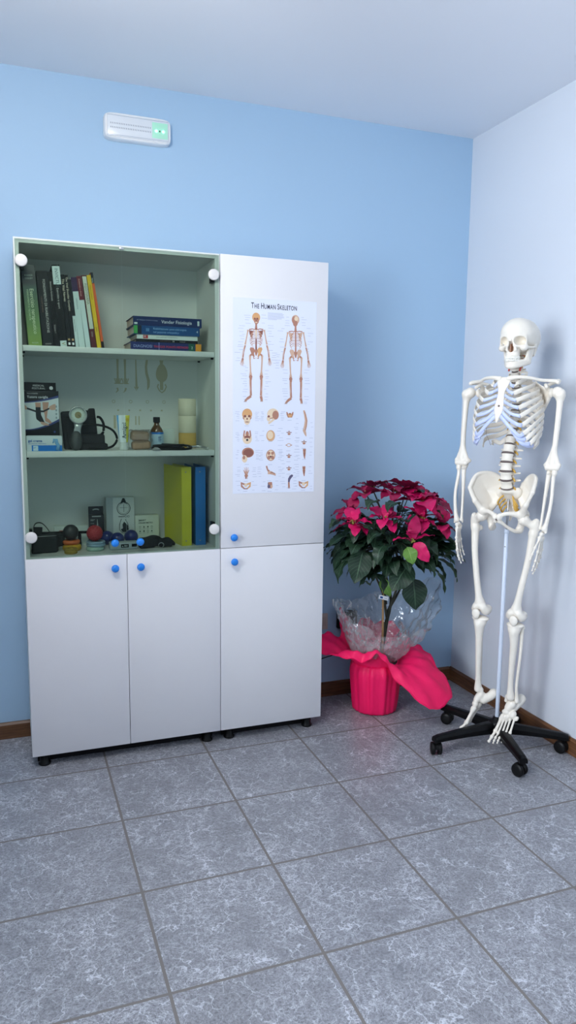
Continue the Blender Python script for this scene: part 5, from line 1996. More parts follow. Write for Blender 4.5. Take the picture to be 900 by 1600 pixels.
for q in (1, -1):
    def g(f_, l_, z_):
        return (f_, q * l_, z_)
    # collar bone
    S().line([g(*p) for p in spline([(.080, .018, 1.513), (.078, .050, 1.518), (.058, .088, 1.516), (.026, .122, 1.508), (.006, .152, 1.506), (-.006, .176, 1.503)], 14)],
             [.0098, .0086, .0076, .0070, .0066, .0064, .0062, .0062, .0062, .0062, .0064, .0066, .0070, .0076, .0074], .004).mesh('collarbone', M_bone, sk, .0016)
    # shoulder blade
    s = S()
    SA, IA, GL, MID = g(-.058, .070, 1.502), g(-.082, .082, 1.362), g(-.016, .150, 1.462), g(-.068, .092, 1.440)
    s.tri(SA, MID, IA, .0030, .005).tri(MID, GL, IA, .0030, .005).tri(SA, MID, GL, .0030, .005)
    s.line([IA, g(-.050, .118, 1.412), GL], [.0055, .0055, .009], .006)
    s.line([SA, g(-.078, .072, 1.440), IA], [.0045, .0040, .0055], .006)
    s.line([g(-.078, .072, 1.470), g(-.070, .105, 1.486), g(-.046, .145, 1.500), g(-.020, .172, 1.504), g(.000, .178, 1.500)], [.004, .0060, .0070, .0095, .0080], .006)
    s.line([g(-.020, .132, 1.480), g(.004, .134, 1.490), g(.022, .144, 1.482)], [.009, .0072, .0062], .006)
    s.ell(GL, (.012, .010, .018), .008)
    s.mesh('shoulder_blade', M_bone, sk, .0017)
    MB().cyl(g(-.012, .150, 1.463), g(-.002, .178, 1.462), .0042, seg=12).build('shoulder_pin', M_rod, sk)
    # upper arm
    s = S()
    s.ell(g(-.002, .178, 1.462), .0215, .008).ell(g(.006, .198, 1.457), (.016, .013, .017), .010).ell(g(.014, .186, 1.452), .010, .008)
    s.line([g(.002, .191, 1.444), g(.006, .192, 1.415), g(.018, .191, 1.31), g(.026, .188, 1.225), g(.030, .187, 1.195)], [.0175, .0118, .0102, .0105, .0135], .008)
    s.cap(g(.028, .163, 1.186), g(.029, .210, 1.187), .0092, .0088, .008)
    s.tri(g(.027, .188, 1.250), g(.028, .164, 1.190), g(.029, .209, 1.190), .0072, .008)
    s.cap(g(.034, .170, 1.178), g(.034, .204, 1.178), .0112, .0120, .005)
    s.ell(g(.022, .160, 1.187), (.008, .010, .008), .006)
    s.ell(g(.014, .187, 1.200), (.006, .009, .010), .004, '-')
    s.mesh('upper_arm_bone', M_bone, sk, .0017)
    # forearm: inner and outer bone
    s = S()
    s.line([g(.010, .176, 1.190), g(.018, .176, 1.168), g(.032, .176, 1.148), g(.042, .170, 1.060), g(.054, .166, .970), g(.058, .165, .946)], [.0095, .0108, .0095, .0062, .0050, .0068], .006)
    s.cap(g(.030, .176, 1.160), g(.040, .176, 1.158), .0085, .0060, .005)
    s.cap(g(.056, .162, .944), g(.056, .160, .936), .0042, .0030, .004)
    s.mesh('inner_forearm_bone', M_bone, sk, .0016)
    s = S()
    s.line([g(.034, .198, 1.166), g(.035, .198, 1.158)], [.0102, .0102], .004)
    s.line([g(.035, .198, 1.158), g(.038, .196, 1.130), g(.054, .199, 1.050), g(.062, .190, .975), g(.064, .182, .946)], [.0068, .0068, .0064, .0076, .0110], .006)
    s.cap(g(.064, .186, .944), g(.066, .190, .934), .0080, .0045, .005)
    s.mesh('outer_forearm_bone', M_bone, sk, .0016)
    # hand: wrist stones, five rays
    s = S()
    HX = .062
    for (df, dl, zz, r_) in ((.010, .002, .926, .0086), (.000, .0, .928, .0082), (-.009, .0, .925, .0076), (-.014, -.003, .919, .0060), (.017, -.002, .913, .0078), (.008, .0, .910, .0076), (-.001, .001, .911, .0084), (-.011, .0, .910, .0080)):
        s.ell(g(HX + df, .174 + dl, zz), r_, .003)

    def bone(a, c, rm, re):
        a, c = np.array(a), np.array(c)
        m1, m2 = a + (c - a) * .22, a + (c - a) * .78
        s.line([a, m1, m2, c], [re, rm, rm, re * .95], .003)
    rays = [((.013, .174, .904), (.022, .170, .858), (.026, .164, .822), (.026, .158, .800), (.025, .153, .784)),
            ((.005, .175, .903), (.009, .172, .854), (.011, .166, .812), (.011, .158, .786), (.010, .151, .769)),
            ((-.004, .175, .903), (-.004, .172, .857), (-.005, .166, .818), (-.006, .158, .793), (-.006, .151, .776)),
            ((-.012, .174, .904), (-.017, .171, .863), (-.020, .166, .832), (-.021, .160, .813), (-.021, .154, .799))]
    for ray in rays:
        P_ = [g(HX + a, b_, c) for a, b_, c in ray]
        for j, (rm, re) in enumerate(((.0034, .0058), (.0032, .0050), (.0028, .0043), (.0024, .0036))):
            bone(P_[j], np.array(P_[j + 1]) + (0 if j == 3 else .0), rm, re)
    P_ = [g(HX + a, b_, c) for a, b_, c in ((.020, .172, .906), (.036, .164, .876), (.043, .157, .850), (.046, .151, .830))]
    for j, (rm, re) in enumerate(((.0038, .0062), (.0034, .0052), (.0030, .0042))):
        bone(P_[j], P_[j + 1], rm, re)
    s.mesh('hand', M_bone, sk, .0013)

    # thigh bone
    lk = .075
    s = S()
    s.ell(g(.032, .088, .968), .0225, .005)
    s.line([g(.030, .094, .962), g(.018, .116, .948)], [.0135, .0160], .010)
    s.line([g(.010, .130, .962), g(.012, .128, .940), g(.014, .122, .915)], [.0130, .0165, .0165], .010)
    s.ell(g(-.002, .106, .912), (.010, .009, .011), .008)
    s.line([g(.014, .122, .915), g(.026, .114, .82), g(.034, .098, .72), g(.036, .084, .640), g(.032, lk + .002, .600)], [.0165, .0132, .0128, .0145, .0230], .010)
    for dq in (-1, 1):
        s.line([g(.040, lk + dq * .016, .590), g(.026, lk + dq * .021, .577), g(.008, lk + dq * .021, .580)], [.0155, .0198, .0175], .008)
    s.ell(g(.010, lk, .565), (.018, .008, .014), .005, '-')
    s.mesh('thigh_bone', M_bone, sk, .0018)
    S().ell(g(.0605, lk + (.004 if q > 0 else .006), .567), (.0085, .0175, .0185), .004).ell(g(.060, lk + .005, .555), (.006, .010, .012), .008).mesh('kneecap', M_bone, sk, .0016)
    # shin bones; the right lower leg is turned outward
    la = .062 if q > 0 else .080
    s = S()
    s.ell(g(.026, lk, .540), (.026, .036, .012), .006).ell(g(.032, lk - .001, .525), (.020, .026, .018), .012)
    s.line([g(.036, lk - .001, .515), g(.032, lk, .460), g(.024, (lk + la) / 2, .380), g(.012, la, .280), g(.006, la, .228)], [.0210, .0152, .0124, .0110, .0165], .010)
    s.ell(g(.046, lk, .508), (.008, .010, .012), .008)
    s.cap(g(.004, la - .013, .226), g(.006, la - .017, .208), .0095, .0072, .006)
    s.mesh('shin_bone', M_bone, sk, .0018)
    s = S()
    if q > 0:
        fp = [g(.012, .099, .530), g(.012, .098, .515), g(.008, .095, .420), g(.002, .084, .290), g(-.004, .084, .235), g(-.002, .086, .212)]
    else:
        fp = [g(-.016, .088, .530), g(-.016, .088, .515), g(-.020, .088, .420), g(-.022, .086, .290), g(-.020, .086, .235), g(-.018, .090, .212)]
    s.line(fp, [.0098, .0078, .0062, .0060, .0068, .0090], .006)
    s.mesh('calf_bone', M_bone, sk, .0016)
    # foot, hanging toes down
    yaw, pitch, roll_ = (R(-12), R(40), R(2)) if q > 0 else (R(-44), R(42), R(34))
    s = S()

    def ft(x, y, z):
        return (x, y * q, z)
    s.ell(ft(0, 0, -.010), (.022, .0185, .0145), .008).ell(ft(.018, -.004, -.014), (.014, .014, .012), .008)
    s.line([ft(.000, .004, -.030), ft(-.030, .006, -.036), ft(-.046, .006, -.036)], [.0150, .0165, .0180], .010)
    s.ell(ft(.034, -.008, -.022), (.011, .016, .013), .004)
    s.ell(ft(.030, .016, -.030), (.017, .013, .012), .005)
    for dy, x_ in ((-.018, .050), (-.006, .049), (.004, .048)):
        s.ell(ft(x_, dy, -.030), (.0110, .0078, .0100), .003)
    toes = [((.058, -.020, -.034), (.106, -.026, -.052), (.132, -.028, -.054), None, (.152, -.028, -.054), .0062, .0090),
            ((.056, -.008, -.033), (.110, -.011, -.052), (.130, -.011, -.052), (.142, -.011, -.054), (.151, -.011, -.057), .0040, .0064),
            ((.054, .003, -.034), (.106, .003, -.053), (.125, .003, -.053), (.136, .003, -.055), (.145, .003, -.058), .0038, .0060),
            ((.046, .013, -.036), (.100, .016, -.053), (.117, .017, -.053), (.127, .017, -.055), (.135, .017, -.058), .0038, .0058),
            ((.040, .026, -.038), (.092, .030, -.053), (.107, .031, -.054), (.115, .031, -.056), (.122, .031, -.058), .0040, .0060)]
    for t5 in toes:
        P_ = [ft(*p) for p in t5[:5] if p is not None]
        rm, re = t5[5], t5[6]
        for j in range(len(P_) - 1):
            sc_ = (1, .82, .72, .62)[j]
            bone(P_[j], P_[j + 1], rm * sc_, re * sc_)
    s.ell(ft(.036, .034, -.038), (.010, .006, .006), .005)
    fo = s.mesh('foot', M_bone, sk, .0014)
    Mf = Matrix.Translation(g(.006, la, .205)) @ Matrix.Rotation(yaw, 4, 'Z') @ Matrix.Rotation(pitch, 4, 'Y') @ Matrix.Rotation(roll_, 4, 'X')
    fo.data.transform(Mf @ Matrix.Scale(1.10, 4))

# ------------------------------------------------------------------ rolling stand
sd_ = thing('rolling_stand', 'black five armed stand on castors with white pole, holding the skeleton', 'stand', (GX, GY, 0), FACE)
M_pole = mat('white pole', srgb(206, 216, 232), 0.35)
PF = -.016
MB().cyl((PF, 0, .085), (PF, 0, .905), .0085, seg=20, bev=.001).cyl((PF, 0, .900), (PF, 0, .916), .0105, seg=20, bev=.002).build('pole', M_pole, sd_)
MB().cyl((PF, 0, .916), (PF - .004, 0, 1.070), .0045, seg=14).build('rod', M_rod, sd_)
MB().cyl((PF + .006, 0, .845), (PF + .0098, 0, .845), .0028, seg=10).build('pole_screw', M_grey, sd_)
hub = MB().lathe([(.030, .056), (.034, .060), (.035, .096), (.030, .104), (.018, .106), (.016, .118), (.012, .120), (.0088, .120)], 36, 0, Matrix.Translation((PF, 0, 0)))
hub.build('hub', M_black, sd_)
M_arm = mat('glossy black plastic', (0.003, 0.003, 0.0035, 1), 0.3, spec=0.16)
for k in range(5):
    wa = R((109, 182, 254, 318, 38)[k]) - FACE
    wa = R((109, 182, 254, 322, 37)[k]) - FACE
    L = (.285, .310, .300, .285, .245)[k]
    ca, sa = math.cos(wa), math.sin(wa)
    Ma = Matrix.Translation((PF, 0, 0)) @ Matrix.Rotation(wa, 4, 'Z')
    n = 14
    vs, fs = [], []
    for i in range(n + 1):
        u = i / n
        x = .024 + (L - .024) * u
        zt = .1010 - .017 * u ** 1.2
        zb = .056 + .002 * u + .004 * math.sin(PI * u)
        w0, w1 = .024 - .008 * u, .016 - .004 * u
        if i == n:
            zt -= .004
        vs += [(x, -w0, zb), (x, -w0, zb + (zt - zb) * .55), (x, -w1, zt - .002), (x, -w1 * .5, zt), (x, w1 * .5, zt), (x, w1, zt - .002), (x, w0, zb + (zt - zb) * .55), (x, w0, zb)]
    for i in range(n):
        for j in range(8):
            j2 = (j + 1) % 8
            fs.append((i * 8 + j2, i * 8 + j, (i + 1) * 8 + j, (i + 1) * 8 + j2))
    fs.append(tuple(range(8)))
    fs.append(tuple(n * 8 + j for j in reversed(range(8))))
    ar = MB().add([Ma @ Vector(v) for v in vs], fs, 0, False)
    arm = ar.build('arm', M_arm, sd_, bevel=.002)
    # castor: stem, hood, two wheels
    cx, cy = PF + ca * (L - .016), sa * (L - .016)
    sw = wa + R((20, 70, 35, -30, 60)[k])
    Mc = Matrix.Translation((cx, cy, 0)) @ Matrix.Rotation(sw, 4, 'Z') @ Matrix.Translation((-.010, 0, 0))
    ci = MB().cyl(tuple(Mc @ Vector((.010, 0, .044))), tuple(Mc @ Vector((.010, 0, .070))), .0065, seg=14)
    hood = []
    for i in range(13):
        a = R(8 + 164 * i / 12)
        hood.append((math.cos(a), math.sin(a)))
    vs = [(c * .0275, y, .0255 + s_ * .0275) for y in (-.0055, .0055) for c, s_ in hood] + [(c * .020, y, .0255 + s_ * .020) for y in (-.0055, .0055) for c, s_ in hood]
    n = 13
    fs = []
    for i in range(n - 1):
        fs += [(i, i + 1, n + i + 1, n + i), (2 * n + i, 3 * n + i, 3 * n + i + 1, 2 * n + i + 1), (i, 2 * n + i, 2 * n + i + 1, i + 1), (n + i, n + i + 1, 3 * n + i + 1, 3 * n + i)]
    fs += [(0, n, 3 * n, 2 * n), (n - 1, 3 * n - 1, 4 * n - 1, 2 * n - 1)]
    ci.add(vs, fs, 0, False, Mc)
    castor = ci.build('castor', M_black, sd_)
    for sg in (-1, 1):
        Mw = Mc @ Matrix.Translation((0, sg * .0062, .0255)) @ Matrix.Rotation(-sg * PI / 2, 4, 'X')
        MB().lathe([(.006, .0), (.0235, .0), (.0255, .002), (.0255, .012), (.0235, .0145), (.012, .0165), (.0001, .017)], 28, 0, Mw).build('wheel', M_black, castor)

# ------------------------------------------------------------------ poinsettia in its pink wrapping
PX, PY = 1.252, .192
pl = thing('potted_poinsettia', 'red poinsettia in bright pink paper wrapping with clear film, in the corner', 'potted plant', (PX, PY, 0))
rp = random.Random(11)
M_wrap = speckle('bright pink wrapping', srgb(255, 28, 104), srgb(244, 18, 92), 0.5, 8, 0.35)
t = NT(M_wrap)
n_ = t.noise(t.coord(), 22, 4)
t.bump(n_.outputs['Fac'], 0.25, 0.01)


def pleat(a, r, z):
    k = 1 + .036 * math.sin(11 * a + 1.3 * math.sin(3 * a)) * min(1, z / .05 + .25) + .014 * math.sin(23 * a + 2)
    return r * k, z


prof = [(.004, .001), (.085, .001), (.101, .004), (.1045, .012), (.108, .05), (.112, .10), (.1165, .15), (.1195, .19), (.117, .212), (.108, .226), (.104, .232)]
MB().lathe(prof, 110, fn=pleat).build('pot_wrapping', M_wrap, pl)
M_soil = speckle('dark soil', srgb(52, 38, 30), srgb(34, 24, 20), 0.9, 80, bump=.6, bscale=90)
MB().lathe([(.103, .226), (.098, .236), (.0001, .240)], 40).build('soil', M_soil, pl)


def polar(keys):
    ks = sorted(keys)
    ks = ks + [(ks[0][0] + 360,) + ks[0][1:]]

    def f(deg):
        d = deg % 360
        if d < ks[0][0]:
            d += 360
        for a, b_ in zip(ks[:-1], ks[1:]):
            if a[0] <= d <= b_[0]:
                u = (d - a[0]) / (b_[0] - a[0])
                u = u * u * (3 - 2 * u) * .25 + u * .75
                return [a[i] + (b_[i] - a[i]) * u for i in range(1, len(a))]
        return list(ks[0][1:])
    return f


# angle, reach and height of the paper's hem around the pot
hem = polar([(0, .255, .250), (20, .235, .30), (50, .20, .37), (90, .17, .38), (112, .16, .37), (129, .19, .445), (145, .165, .345), (162, .23, .352), (177, .318, .366), (188, .285, .315), (205, .215, .285), (222, .175, .290), (243, .155, .300), (262, .160, .270), (278, .205, .165), (293, .315, .080), (318, .362, .112), (332, .315, .175), (345, .275, .235)])


def paper(u, v):
    deg = u * 360
    Rr, Z = hem(deg)
    a = R(deg)
    r = .103 + (Rr - .103) * (v ** 1.15)
    z = .226 + (Z - .226) * v + math.sin(PI * min(1, v * 1.05)) * (.050 if Z < .3 else .02)
    fold = .010 * math.sin(9 * a + 1.0) * v + .005 * math.sin(21 * a) * v
    z += fold
    p = (r * math.cos(a), r * math.sin(a), z)
    q = crumple(p, .012 * v, 9, 1.7)
    rg = abs(noise.noise(Vector((p[0] * 15, p[1] * 15, p[2] * 15 + 4))))
    q = (q[0], q[1], q[2] + .014 * v * (rg - .25))
    q = crumple(q, .0045 * v, 30, 5.1)
    return (q[0], min(q[1], WY - PY - .012), max(q[2], .030))


MB().grid(paper, 150, 22, wrap=True).build('paper_skirt', M_wrap, pl, solidify=.0008)

# clear film standing inside the paper
M_cello = M_film.copy()
M_cello.name = 'crinkled clear film'
_ct = M_cello.node_tree
_df = _ct.nodes.new('ShaderNodeBsdfDiffuse')
_df.inputs[0].default_value = (.93, .93, .95, 1)
_m2 = _ct.nodes.new('ShaderNodeMixShader')
_m2.inputs[0].default_value = .15
_o = _ct.nodes['Material Output']
_ct.links.new(_o.inputs[0].links[0].from_socket, _m2.inputs[1])
_ct.links.new(_df.outputs[0], _m2.inputs[2])
_ct.links.new(_m2.outputs[0], _o.inputs[0])
for nd in M_cello.node_tree.nodes:
    if nd.type == 'MATH':
        nd.inputs[1].default_value = 0.75
        nd.inputs[2].default_value = 0.075
    if nd.type == 'BSDF_GLOSSY':
        nd.inputs['Roughness'].default_value = 0.08
    if nd.type == 'BSDF_TRANSPARENT':
        nd.inputs[0].default_value = (0.985, 0.987, 0.99, 1)
film = polar([(0, .295, .60), (20, .255, .57), (50, .20, .52), (90, .17, .48), (130, .19, .50), (160, .20, .52), (185, .20, .49), (215, .165, .44), (243, .15, .40), (270, .165, .40), (300, .20, .40), (325, .255, .42), (345, .305, .58)])


def crinkle(p, amp, sc, seed=0.0):
    q = Vector((p[0] * sc + seed, p[1] * sc - seed, p[2] * sc * .6 + seed))
    n = noise.noise_vector(q)
    a = [amp * 2.2 * (abs(c) - .22) for c in n]
    return (p[0] + a[0], p[1] + a[1], p[2] + a[2])


def film_f(u, v):
    deg = u * 360
    Rr, Z = film(deg)
    a = R(deg)
    r = .090 + (Rr - .090) * (v ** .8)
    z = .240 + (Z - .240) * v
    p = (r * math.cos(a), r * math.sin(a), z)
    w_ = min(1, .25 + v)
    q = crinkle(p, .014 * w_, 13, 3.3)
    q = crinkle(q, .009 * w_, 34, 8.8)
    return (q[0], min(q[1], WY - PY - .014), q[2])


ff = MB().grid(film_f, 260, 44, wrap=True)
ff.build('clear_film', M_cello, pl)
film2 = polar([(0, .14, .40), (60, .12, .38), (120, .13, .41), (180, .15, .40), (240, .115, .36), (300, .14, .36)])


def film_g(u, v):
    deg = u * 360
    Rr, Z = film2(deg)
    a = R(deg)
    r = .070 + (Rr - .070) * v
    z = .245 + (Z - .245) * v
    q = crumple((r * math.cos(a), r * math.sin(a), z), .012, 22, 6.1)
    return crinkle(q, .008, 48, 2.8)


ff = MB().grid(film_g, 160, 24, wrap=True)
ff.build('clear_film', M_cello, pl)


# leaves and bracts
def leaf_mat(name, base, vein_c, under, rough, vs=.55, sw=0.0):
    m = mat(name, base, rough, spec=0.4)
    t = NT(m)
    uv = t.new('ShaderNodeUVMap')
    sp = t.new('ShaderNodeSeparateXYZ')
    t.link(uv.outputs[0], sp.inputs[0])
    au = t.math('ABSOLUTE', t.math('SUBTRACT', sp.outputs[0], .5))
    mid = t.math('LESS_THAN', au, .022)
    sv = t.math('FRACT', t.math('MULTIPLY', t.math('SUBTRACT', sp.outputs[1], t.math('MULTIPLY', au, .55)), 9.0))
    side = t.math('LESS_THAN', sv, .10)
    vn = t.math('MAXIMUM', mid, t.math('MULTIPLY', side, .6))
    no = t.noise(t.coord(), 30, 3)
    c = t.mix(no.outputs['Fac'], base, tuple(x * .72 for x in base[:3]) + (1,))
    c = t.mix(t.math('MULTIPLY', vn, vs), c, vein_c)
    ge = t.new('ShaderNodeNewGeometry')
    c = t.mix(ge.outputs['Backfacing'], c, under)
    t.link(c, t.b.inputs['Base Color'])
    t.bump(t.math('MULTIPLY', vn, -1.0), .3, .002)
    return m


M_leaf = leaf_mat('dark green leaf', srgb(27, 52, 35), srgb(92, 124, 94), srgb(60, 88, 60), 0.45)
M_leaf2 = leaf_mat('lime green leaf', srgb(96, 140, 56), srgb(140, 176, 92), srgb(110, 144, 80), 0.45)
M_bract = leaf_mat('crimson bract', srgb(212, 12, 96), srgb(180, 8, 74), srgb(176, 22, 84), 0.5, .5)
M_bract2 = leaf_mat('dark crimson bract', srgb(160, 12, 70), srgb(128, 8, 56), srgb(134, 20, 66), 0.5, .5)
M_stem = speckle('green brown stem', srgb(52, 56, 38), srgb(36, 36, 28), 0.6, 60)
M_cane = speckle('tan cane', srgb(176, 138, 92), srgb(150, 112, 72), 0.6, 60)


def add_leaf(b, p0, p1, w, bow=.02, fold=.25, mi=0, lobes=0.0, side=None, n=9, twist=0.0):
    """leaf blade from stalk end p0 to tip p1, w wide, bowed upward"""
    p0, p1 = Vector(p0), Vector(p1)
    d = p1 - p0
    L = d.length
    up = Vector((0, 0, 1))
    s_ = d.cross(up)
    if s_.length < 1e-3:
        s_ = Vector((1, 0, 0))
    s_.normalize()
    if side is not None:
        s_ = Vector(side) - d.normalized() * Vector(side).dot(d.normalized())
        s_.normalize()
    nrm = s_.cross(d).normalized()
    if nrm.z < 0 and side is None:
        nrm = -nrm
    if twist:
        qt = Quaternion(d.normalized(), twist)
        s_ = qt @ s_
        nrm = qt @ nrm
    wob = rp.uniform(0, 6)

    def fn(u, v):
        x = (u - .5) * 2
        prof_ = 2.92 * max(v, 1e-6) ** .62 * max(1 - v, 1e-6) ** .92
        if lobes:
            prof_ *= 1 + lobes * math.sin(v * 11 + wob)
        if v < .001 or v > .999:
            prof_ = .015
        h = bow * 4 * v * (1 - v) + fold * w * .5 * abs(x) * prof_ + .004 * math.sin(5 * v * PI + wob) * x
        p = p0 + d * v + s_ * (x * w * .5 * prof_) + nrm * h
        p = Vector(crumple(p, .0025, 30, 1.0))
        p.y = min(p.y, WY - .008)
        if p.y > .06:
            p.x = max(p.x, .936)
        return (p.x - PX, p.y - PY, p.z)
    b.grid(fn, 6, n, mi)


fol = MB()
stalks = MB()
CEN = Vector((1.285, .13, .78))


def stalk(a, c, r=.0022):
    a, c = Vector(a), Vector(c)
    m_ = (a + c) / 2 + Vector((0, 0, .015))
    pts = [(p[0] - PX, p[1] - PY, p[2]) for p in spline([a, m_, c], 8)]
    stalks.tube(pts, r, 6)


man = [((1.077, .0, .797), (1.027, -.03, .664), .098), ((1.281, -.03, .735), (1.182, -.07, .628), .108), ((1.335, .02, .652), (1.344, .0, .516), .108), ((1.068, .08, .846), (.938, .05, .80), .060),
       ((1.079, .1, .802), (.978, .08, .685), .054), ((1.049, .06, .766), (.989, .05, .649), .066), ((1.009, .06, .921), (.937, .04, .884), .034), ((1.199, -.06, .824), (1.09, -.10, .773), .062),
       ((1.134, -.08, .831), (1.091, -.11, .758), .055), ((1.503, .06, .716), (1.583, .05, .612), .030), ((1.456, .08, .691), (1.54, .08, .551), .036),
       ((1.468, .1, .71), (1.554, .1, .605), .032), ((1.049, -.02, .912), (1.080, -.05, .851), .055), ((1.139, .0, 1.000), (1.079, -.03, .975), .064), ((1.23, -.03, .992), (1.154, -.06, .966), .066),
       ((1.167, -.08, .902), (1.240, -.10, .925), .044), ((1.148, -.05, .871), (1.065, -.07, .838), .074), ((1.429, .0, .807), (1.521, -.02, .800), .066), ((1.48, .03, .822), (1.557, .02, .744), .056),
       ((1.314, -.06, .801), (1.393, -.08, .733), .078), ((1.134, .0, .697), (1.158, -.03, .604), .060), ((1.19, .02, .717), (1.125, .0, .660), .066), ((1.165, .1, .616), (1.100, .08, .616), .028),
       ((1.368, .0, .724), (1.417, -.02, .659), .068), ((1.35, .1, 1.018), (1.425, .05, 1.004), .064), ((1.384, .0, .951), (1.454, -.02, .912), .056), ((1.10, .06, .88), (1.03, .0, .83), .06), ((1.42, .08, .86), (1.50, .04, .80), .07), ((1.46, .06, .77), (1.545, .05, .70), .06)]
for p0, p1, w in man:
    big = w > .09
    add_leaf(fol, p0, p1, w, bow=.022 if not big else .012, fold=.22 if not big else .10, side=(-.93, .36, .05) if big else None, n=14, mi=0)
    stalk(CEN + (Vector(p0) - CEN) * .35, p0)
for p0, p1, w in (((1.232, -.10, .822), (1.247, -.13, .752), .058), ((1.195, .05, .66), (1.235, .04, .575), .045)):
    add_leaf(fol, p0, p1, w, .012, .12, 1, side=(-.93, .36, 0))
    stalk(CEN + (Vector(p0) - CEN) * .35, p0)
for k in range(92):
    a = rp.uniform(0, 2 * PI)
    e = rp.uniform(-.62, .62)
    d = Vector((math.cos(a) * math.cos(e), math.sin(a) * math.cos(e), math.sin(e)))
    r0 = rp.uniform(.45, .74)
    p0 = CEN + Vector((d.x * .29, d.y * .215, d.z * .21)) * r0
    L = rp.uniform(.09, .135)
    dr = Vector((d.x, d.y, rp.uniform(-.75, -.05) + .3 * d.z)).normalized()
    p1 = p0 + dr * L
    p1.y = min(p1.y, .385)
    p1.x = min(max(p1.x, .95), 1.60)
    if p1.z < .56:
        p1.z = .56 + rp.uniform(0, .05)
    if p1.y < -.10:
        p1.y = -.10
    add_leaf(fol, p0, p1, L * rp.uniform(.48, .62), rp.uniform(.008, .025), rp.uniform(.15, .35), 0, twist=rp.uniform(-.4, .4))
    stalk(CEN + (p0 - CEN) * .25, p0, .002)
for k in range(78):
    a = rp.uniform(0, 2 * PI)
    q = rp.uniform(.25, .95)
    p0 = Vector((1.27 + math.cos(a) * .27 * q, .12 + math.sin(a) * .20 * q, rp.uniform(.80, .955) - .06 * q))
    d = Vector((math.cos(a), math.sin(a) - .35, rp.uniform(-.55, .15))).normalized()
    L = rp.uniform(.08, .12)
    p1 = p0 + d * L
    p1.y = min(max(p1.y, -.12), .385)
    p1.x = min(max(p1.x, .95), 1.60)
    add_leaf(fol, p0, p1, L * rp.uniform(.5, .66), rp.uniform(.006, .02), rp.uniform(.1, .3), 0, twist=rp.uniform(-.5, .5))
    stalk(CEN + (p0 - CEN) * .3, p0, .002)
fol.build('foliage', [M_leaf, M_leaf2], pl)

# flower heads: rosettes of crimson bracts around a small yellow green centre
heads = [((1.038, .02, .915), 7, .085, (-.35, -.5, .6)), ((1.271, .10, 1.030), 8, .120, (0, -.35, 1)), ((1.375, .04, .995), 8, .130, (.1, -.5, .9)), ((1.165, -.03, .935), 7, .095, (-.1, -.6, .8)),
         ((1.258, -.10, .845), 5, .098, (.05, -.9, .45)), ((1.480, .03, .885), 7, .095, (.35, -.6, .5)), ((1.500, .15, .985), 7, .105, (.5, -.1, .9)), ((1.150, .13, 1.022), 7, .105, (-.35, -.2, 1)),
         ((1.385, .19, 1.035), 8, .110, (.1, .05, 1)), ((1.060, .10, .955), 6, .085, (-.6, -.2, .7)), ((1.345, -.02, .925), 6, .095, (.1, -.6, .7)), ((1.225, .22, 1.04), 7, .10, (0, .1, 1)), ((1.43, .10, 1.01), 6, .10, (.3, -.3, .9))]
M_eye = speckle('yellow green flower buds', srgb(150, 150, 60), srgb(110, 120, 50), 0.6, 90)
manual = {4: [((.0, -.025, .115), .052), ((-.105, -.02, .012), .040), ((.100, -.01, .020), .038), ((.060, -.035, -.085), .060), ((-.045, -.03, .050), .045)]}
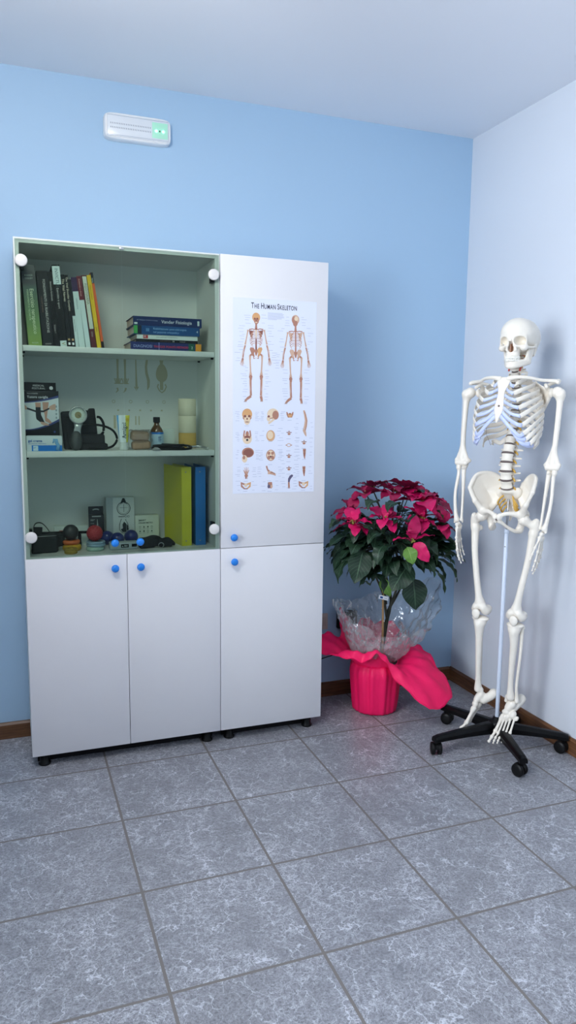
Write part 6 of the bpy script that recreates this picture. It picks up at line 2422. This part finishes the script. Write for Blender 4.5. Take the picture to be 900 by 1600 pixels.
for k, (c, n, L, nd) in enumerate(heads):
    b = MB()
    c = Vector(c)
    nd = Vector(nd).normalized()
    e1 = nd.cross(Vector((.3, .9, .1))).normalized()
    e2 = nd.cross(e1)
    if k in manual:
        for dv, w in manual[k]:
            dv = Vector(dv)
            add_leaf(b, c + dv * .08, c + dv, w, .010, .22, 0, .05, side=(-.93, .36, .1) if abs(dv.z) > .06 else None, n=11)
    else:
        ph = rp.uniform(0, 6)
        for j in range(n):
            a = ph + 2 * PI * j / n + rp.uniform(-.25, .25)
            ll = L * rp.uniform(.72, 1.12)
            tilt = rp.uniform(-.25, .35)
            dv = (e1 * math.cos(a) + e2 * math.sin(a)) * math.cos(tilt) + nd * math.sin(tilt)
            tip = c + dv * ll
            tip.y = min(tip.y, .385)
            tip.z = min(tip.z, 1.075)
            tip.x = max(tip.x, .945)
            add_leaf(b, c + dv * .008, tip, ll * rp.uniform(.56, .70), rp.uniform(.004, .016), rp.uniform(.1, .3), 0, .06, twist=rp.uniform(-.35, .35))
        for j in range(3):
            a = rp.uniform(0, 6)
            dv = (e1 * math.cos(a) + e2 * math.sin(a)) * .8 + nd * .5
            add_leaf(b, c, c + dv * L * .45, L * .26, .004, .2, 0)
    hd = b.build('flower_head', M_bract if k in (0, 3, 4, 5, 10, 2) else M_bract2, pl)
    b = MB()
    for j in range(7):
        o_ = e1 * rp.uniform(-.010, .010) + e2 * rp.uniform(-.010, .010) + nd * rp.uniform(.003, .010)
        q = c + o_ - Vector((PX, PY, 0))
        b.ball(q, (.0038, .0038, .005), 0, 10, 7)
    b.build('flower_buds', M_eye, hd)
    stalk(CEN + (c - CEN) * .2, c - nd * .004, .003)
stalks.build('leaf_stalks', M_stem, pl)

b = MB()
for pts, r in (([(.02, -.01, .24), (.03, -.012, .36), (.045, -.02, .46), (.075, -.035, .56), (.085, -.05, .66), (.05, -.06, .78)], .0085), ([(.03, .0, .24), (.045, -.01, .40), (.06, -.02, .52), (.03, -.02, .64), (.0, -.03, .78)], .0080),
               ([(.045, -.01, .46), (.09, -.02, .54), (.13, -.05, .66), (.17, -.06, .78)], .006), ([(.04, -.02, .44), (.01, -.03, .56), (-.06, -.06, .68), (-.12, -.08, .80)], .006), ([(.04, -.01, .5), (.03, .0, .62), (.06, .04, .80), (.08, .02, .9)], .006)):
    m_ = 16
    sp_ = spline(pts, m_)
    b.tube(sp_, [r * (1 - .45 * i / m_) for i in range(m_ + 1)], 10)
b.build('stem', M_stem, pl)
MB().cyl((.012, -.045, .235), (.000, -.052, .600), .0048, seg=12).build('support_cane', M_cane, pl)
tg = MB().box((-.022, -.0008, -.009), (.022, .0008, .009), 0, .0004, M=Matrix.Translation((-.004, -.068, .548)) @ Matrix.Rotation(R(14), 4, 'Y') @ Matrix.Rotation(R(-20), 4, 'Z'))
tag_o = tg.build('care_tag', mat('white tag', (.82, .84, .86, 1), .4), pl)
Mt = Matrix.Translation((-.004, -.068, .548)) @ Matrix.Rotation(R(14), 4, 'Y') @ Matrix.Rotation(R(-20), 4, 'Z')
MB().box((-.016, -.0014, -.005), (-.004, -.0009, .004), 0, M=Mt).box((.004, -.0014, -.002), (.016, -.0009, -.001), 0, M=Mt).build('tag_print', ink(40, 80, 150), tag_o)
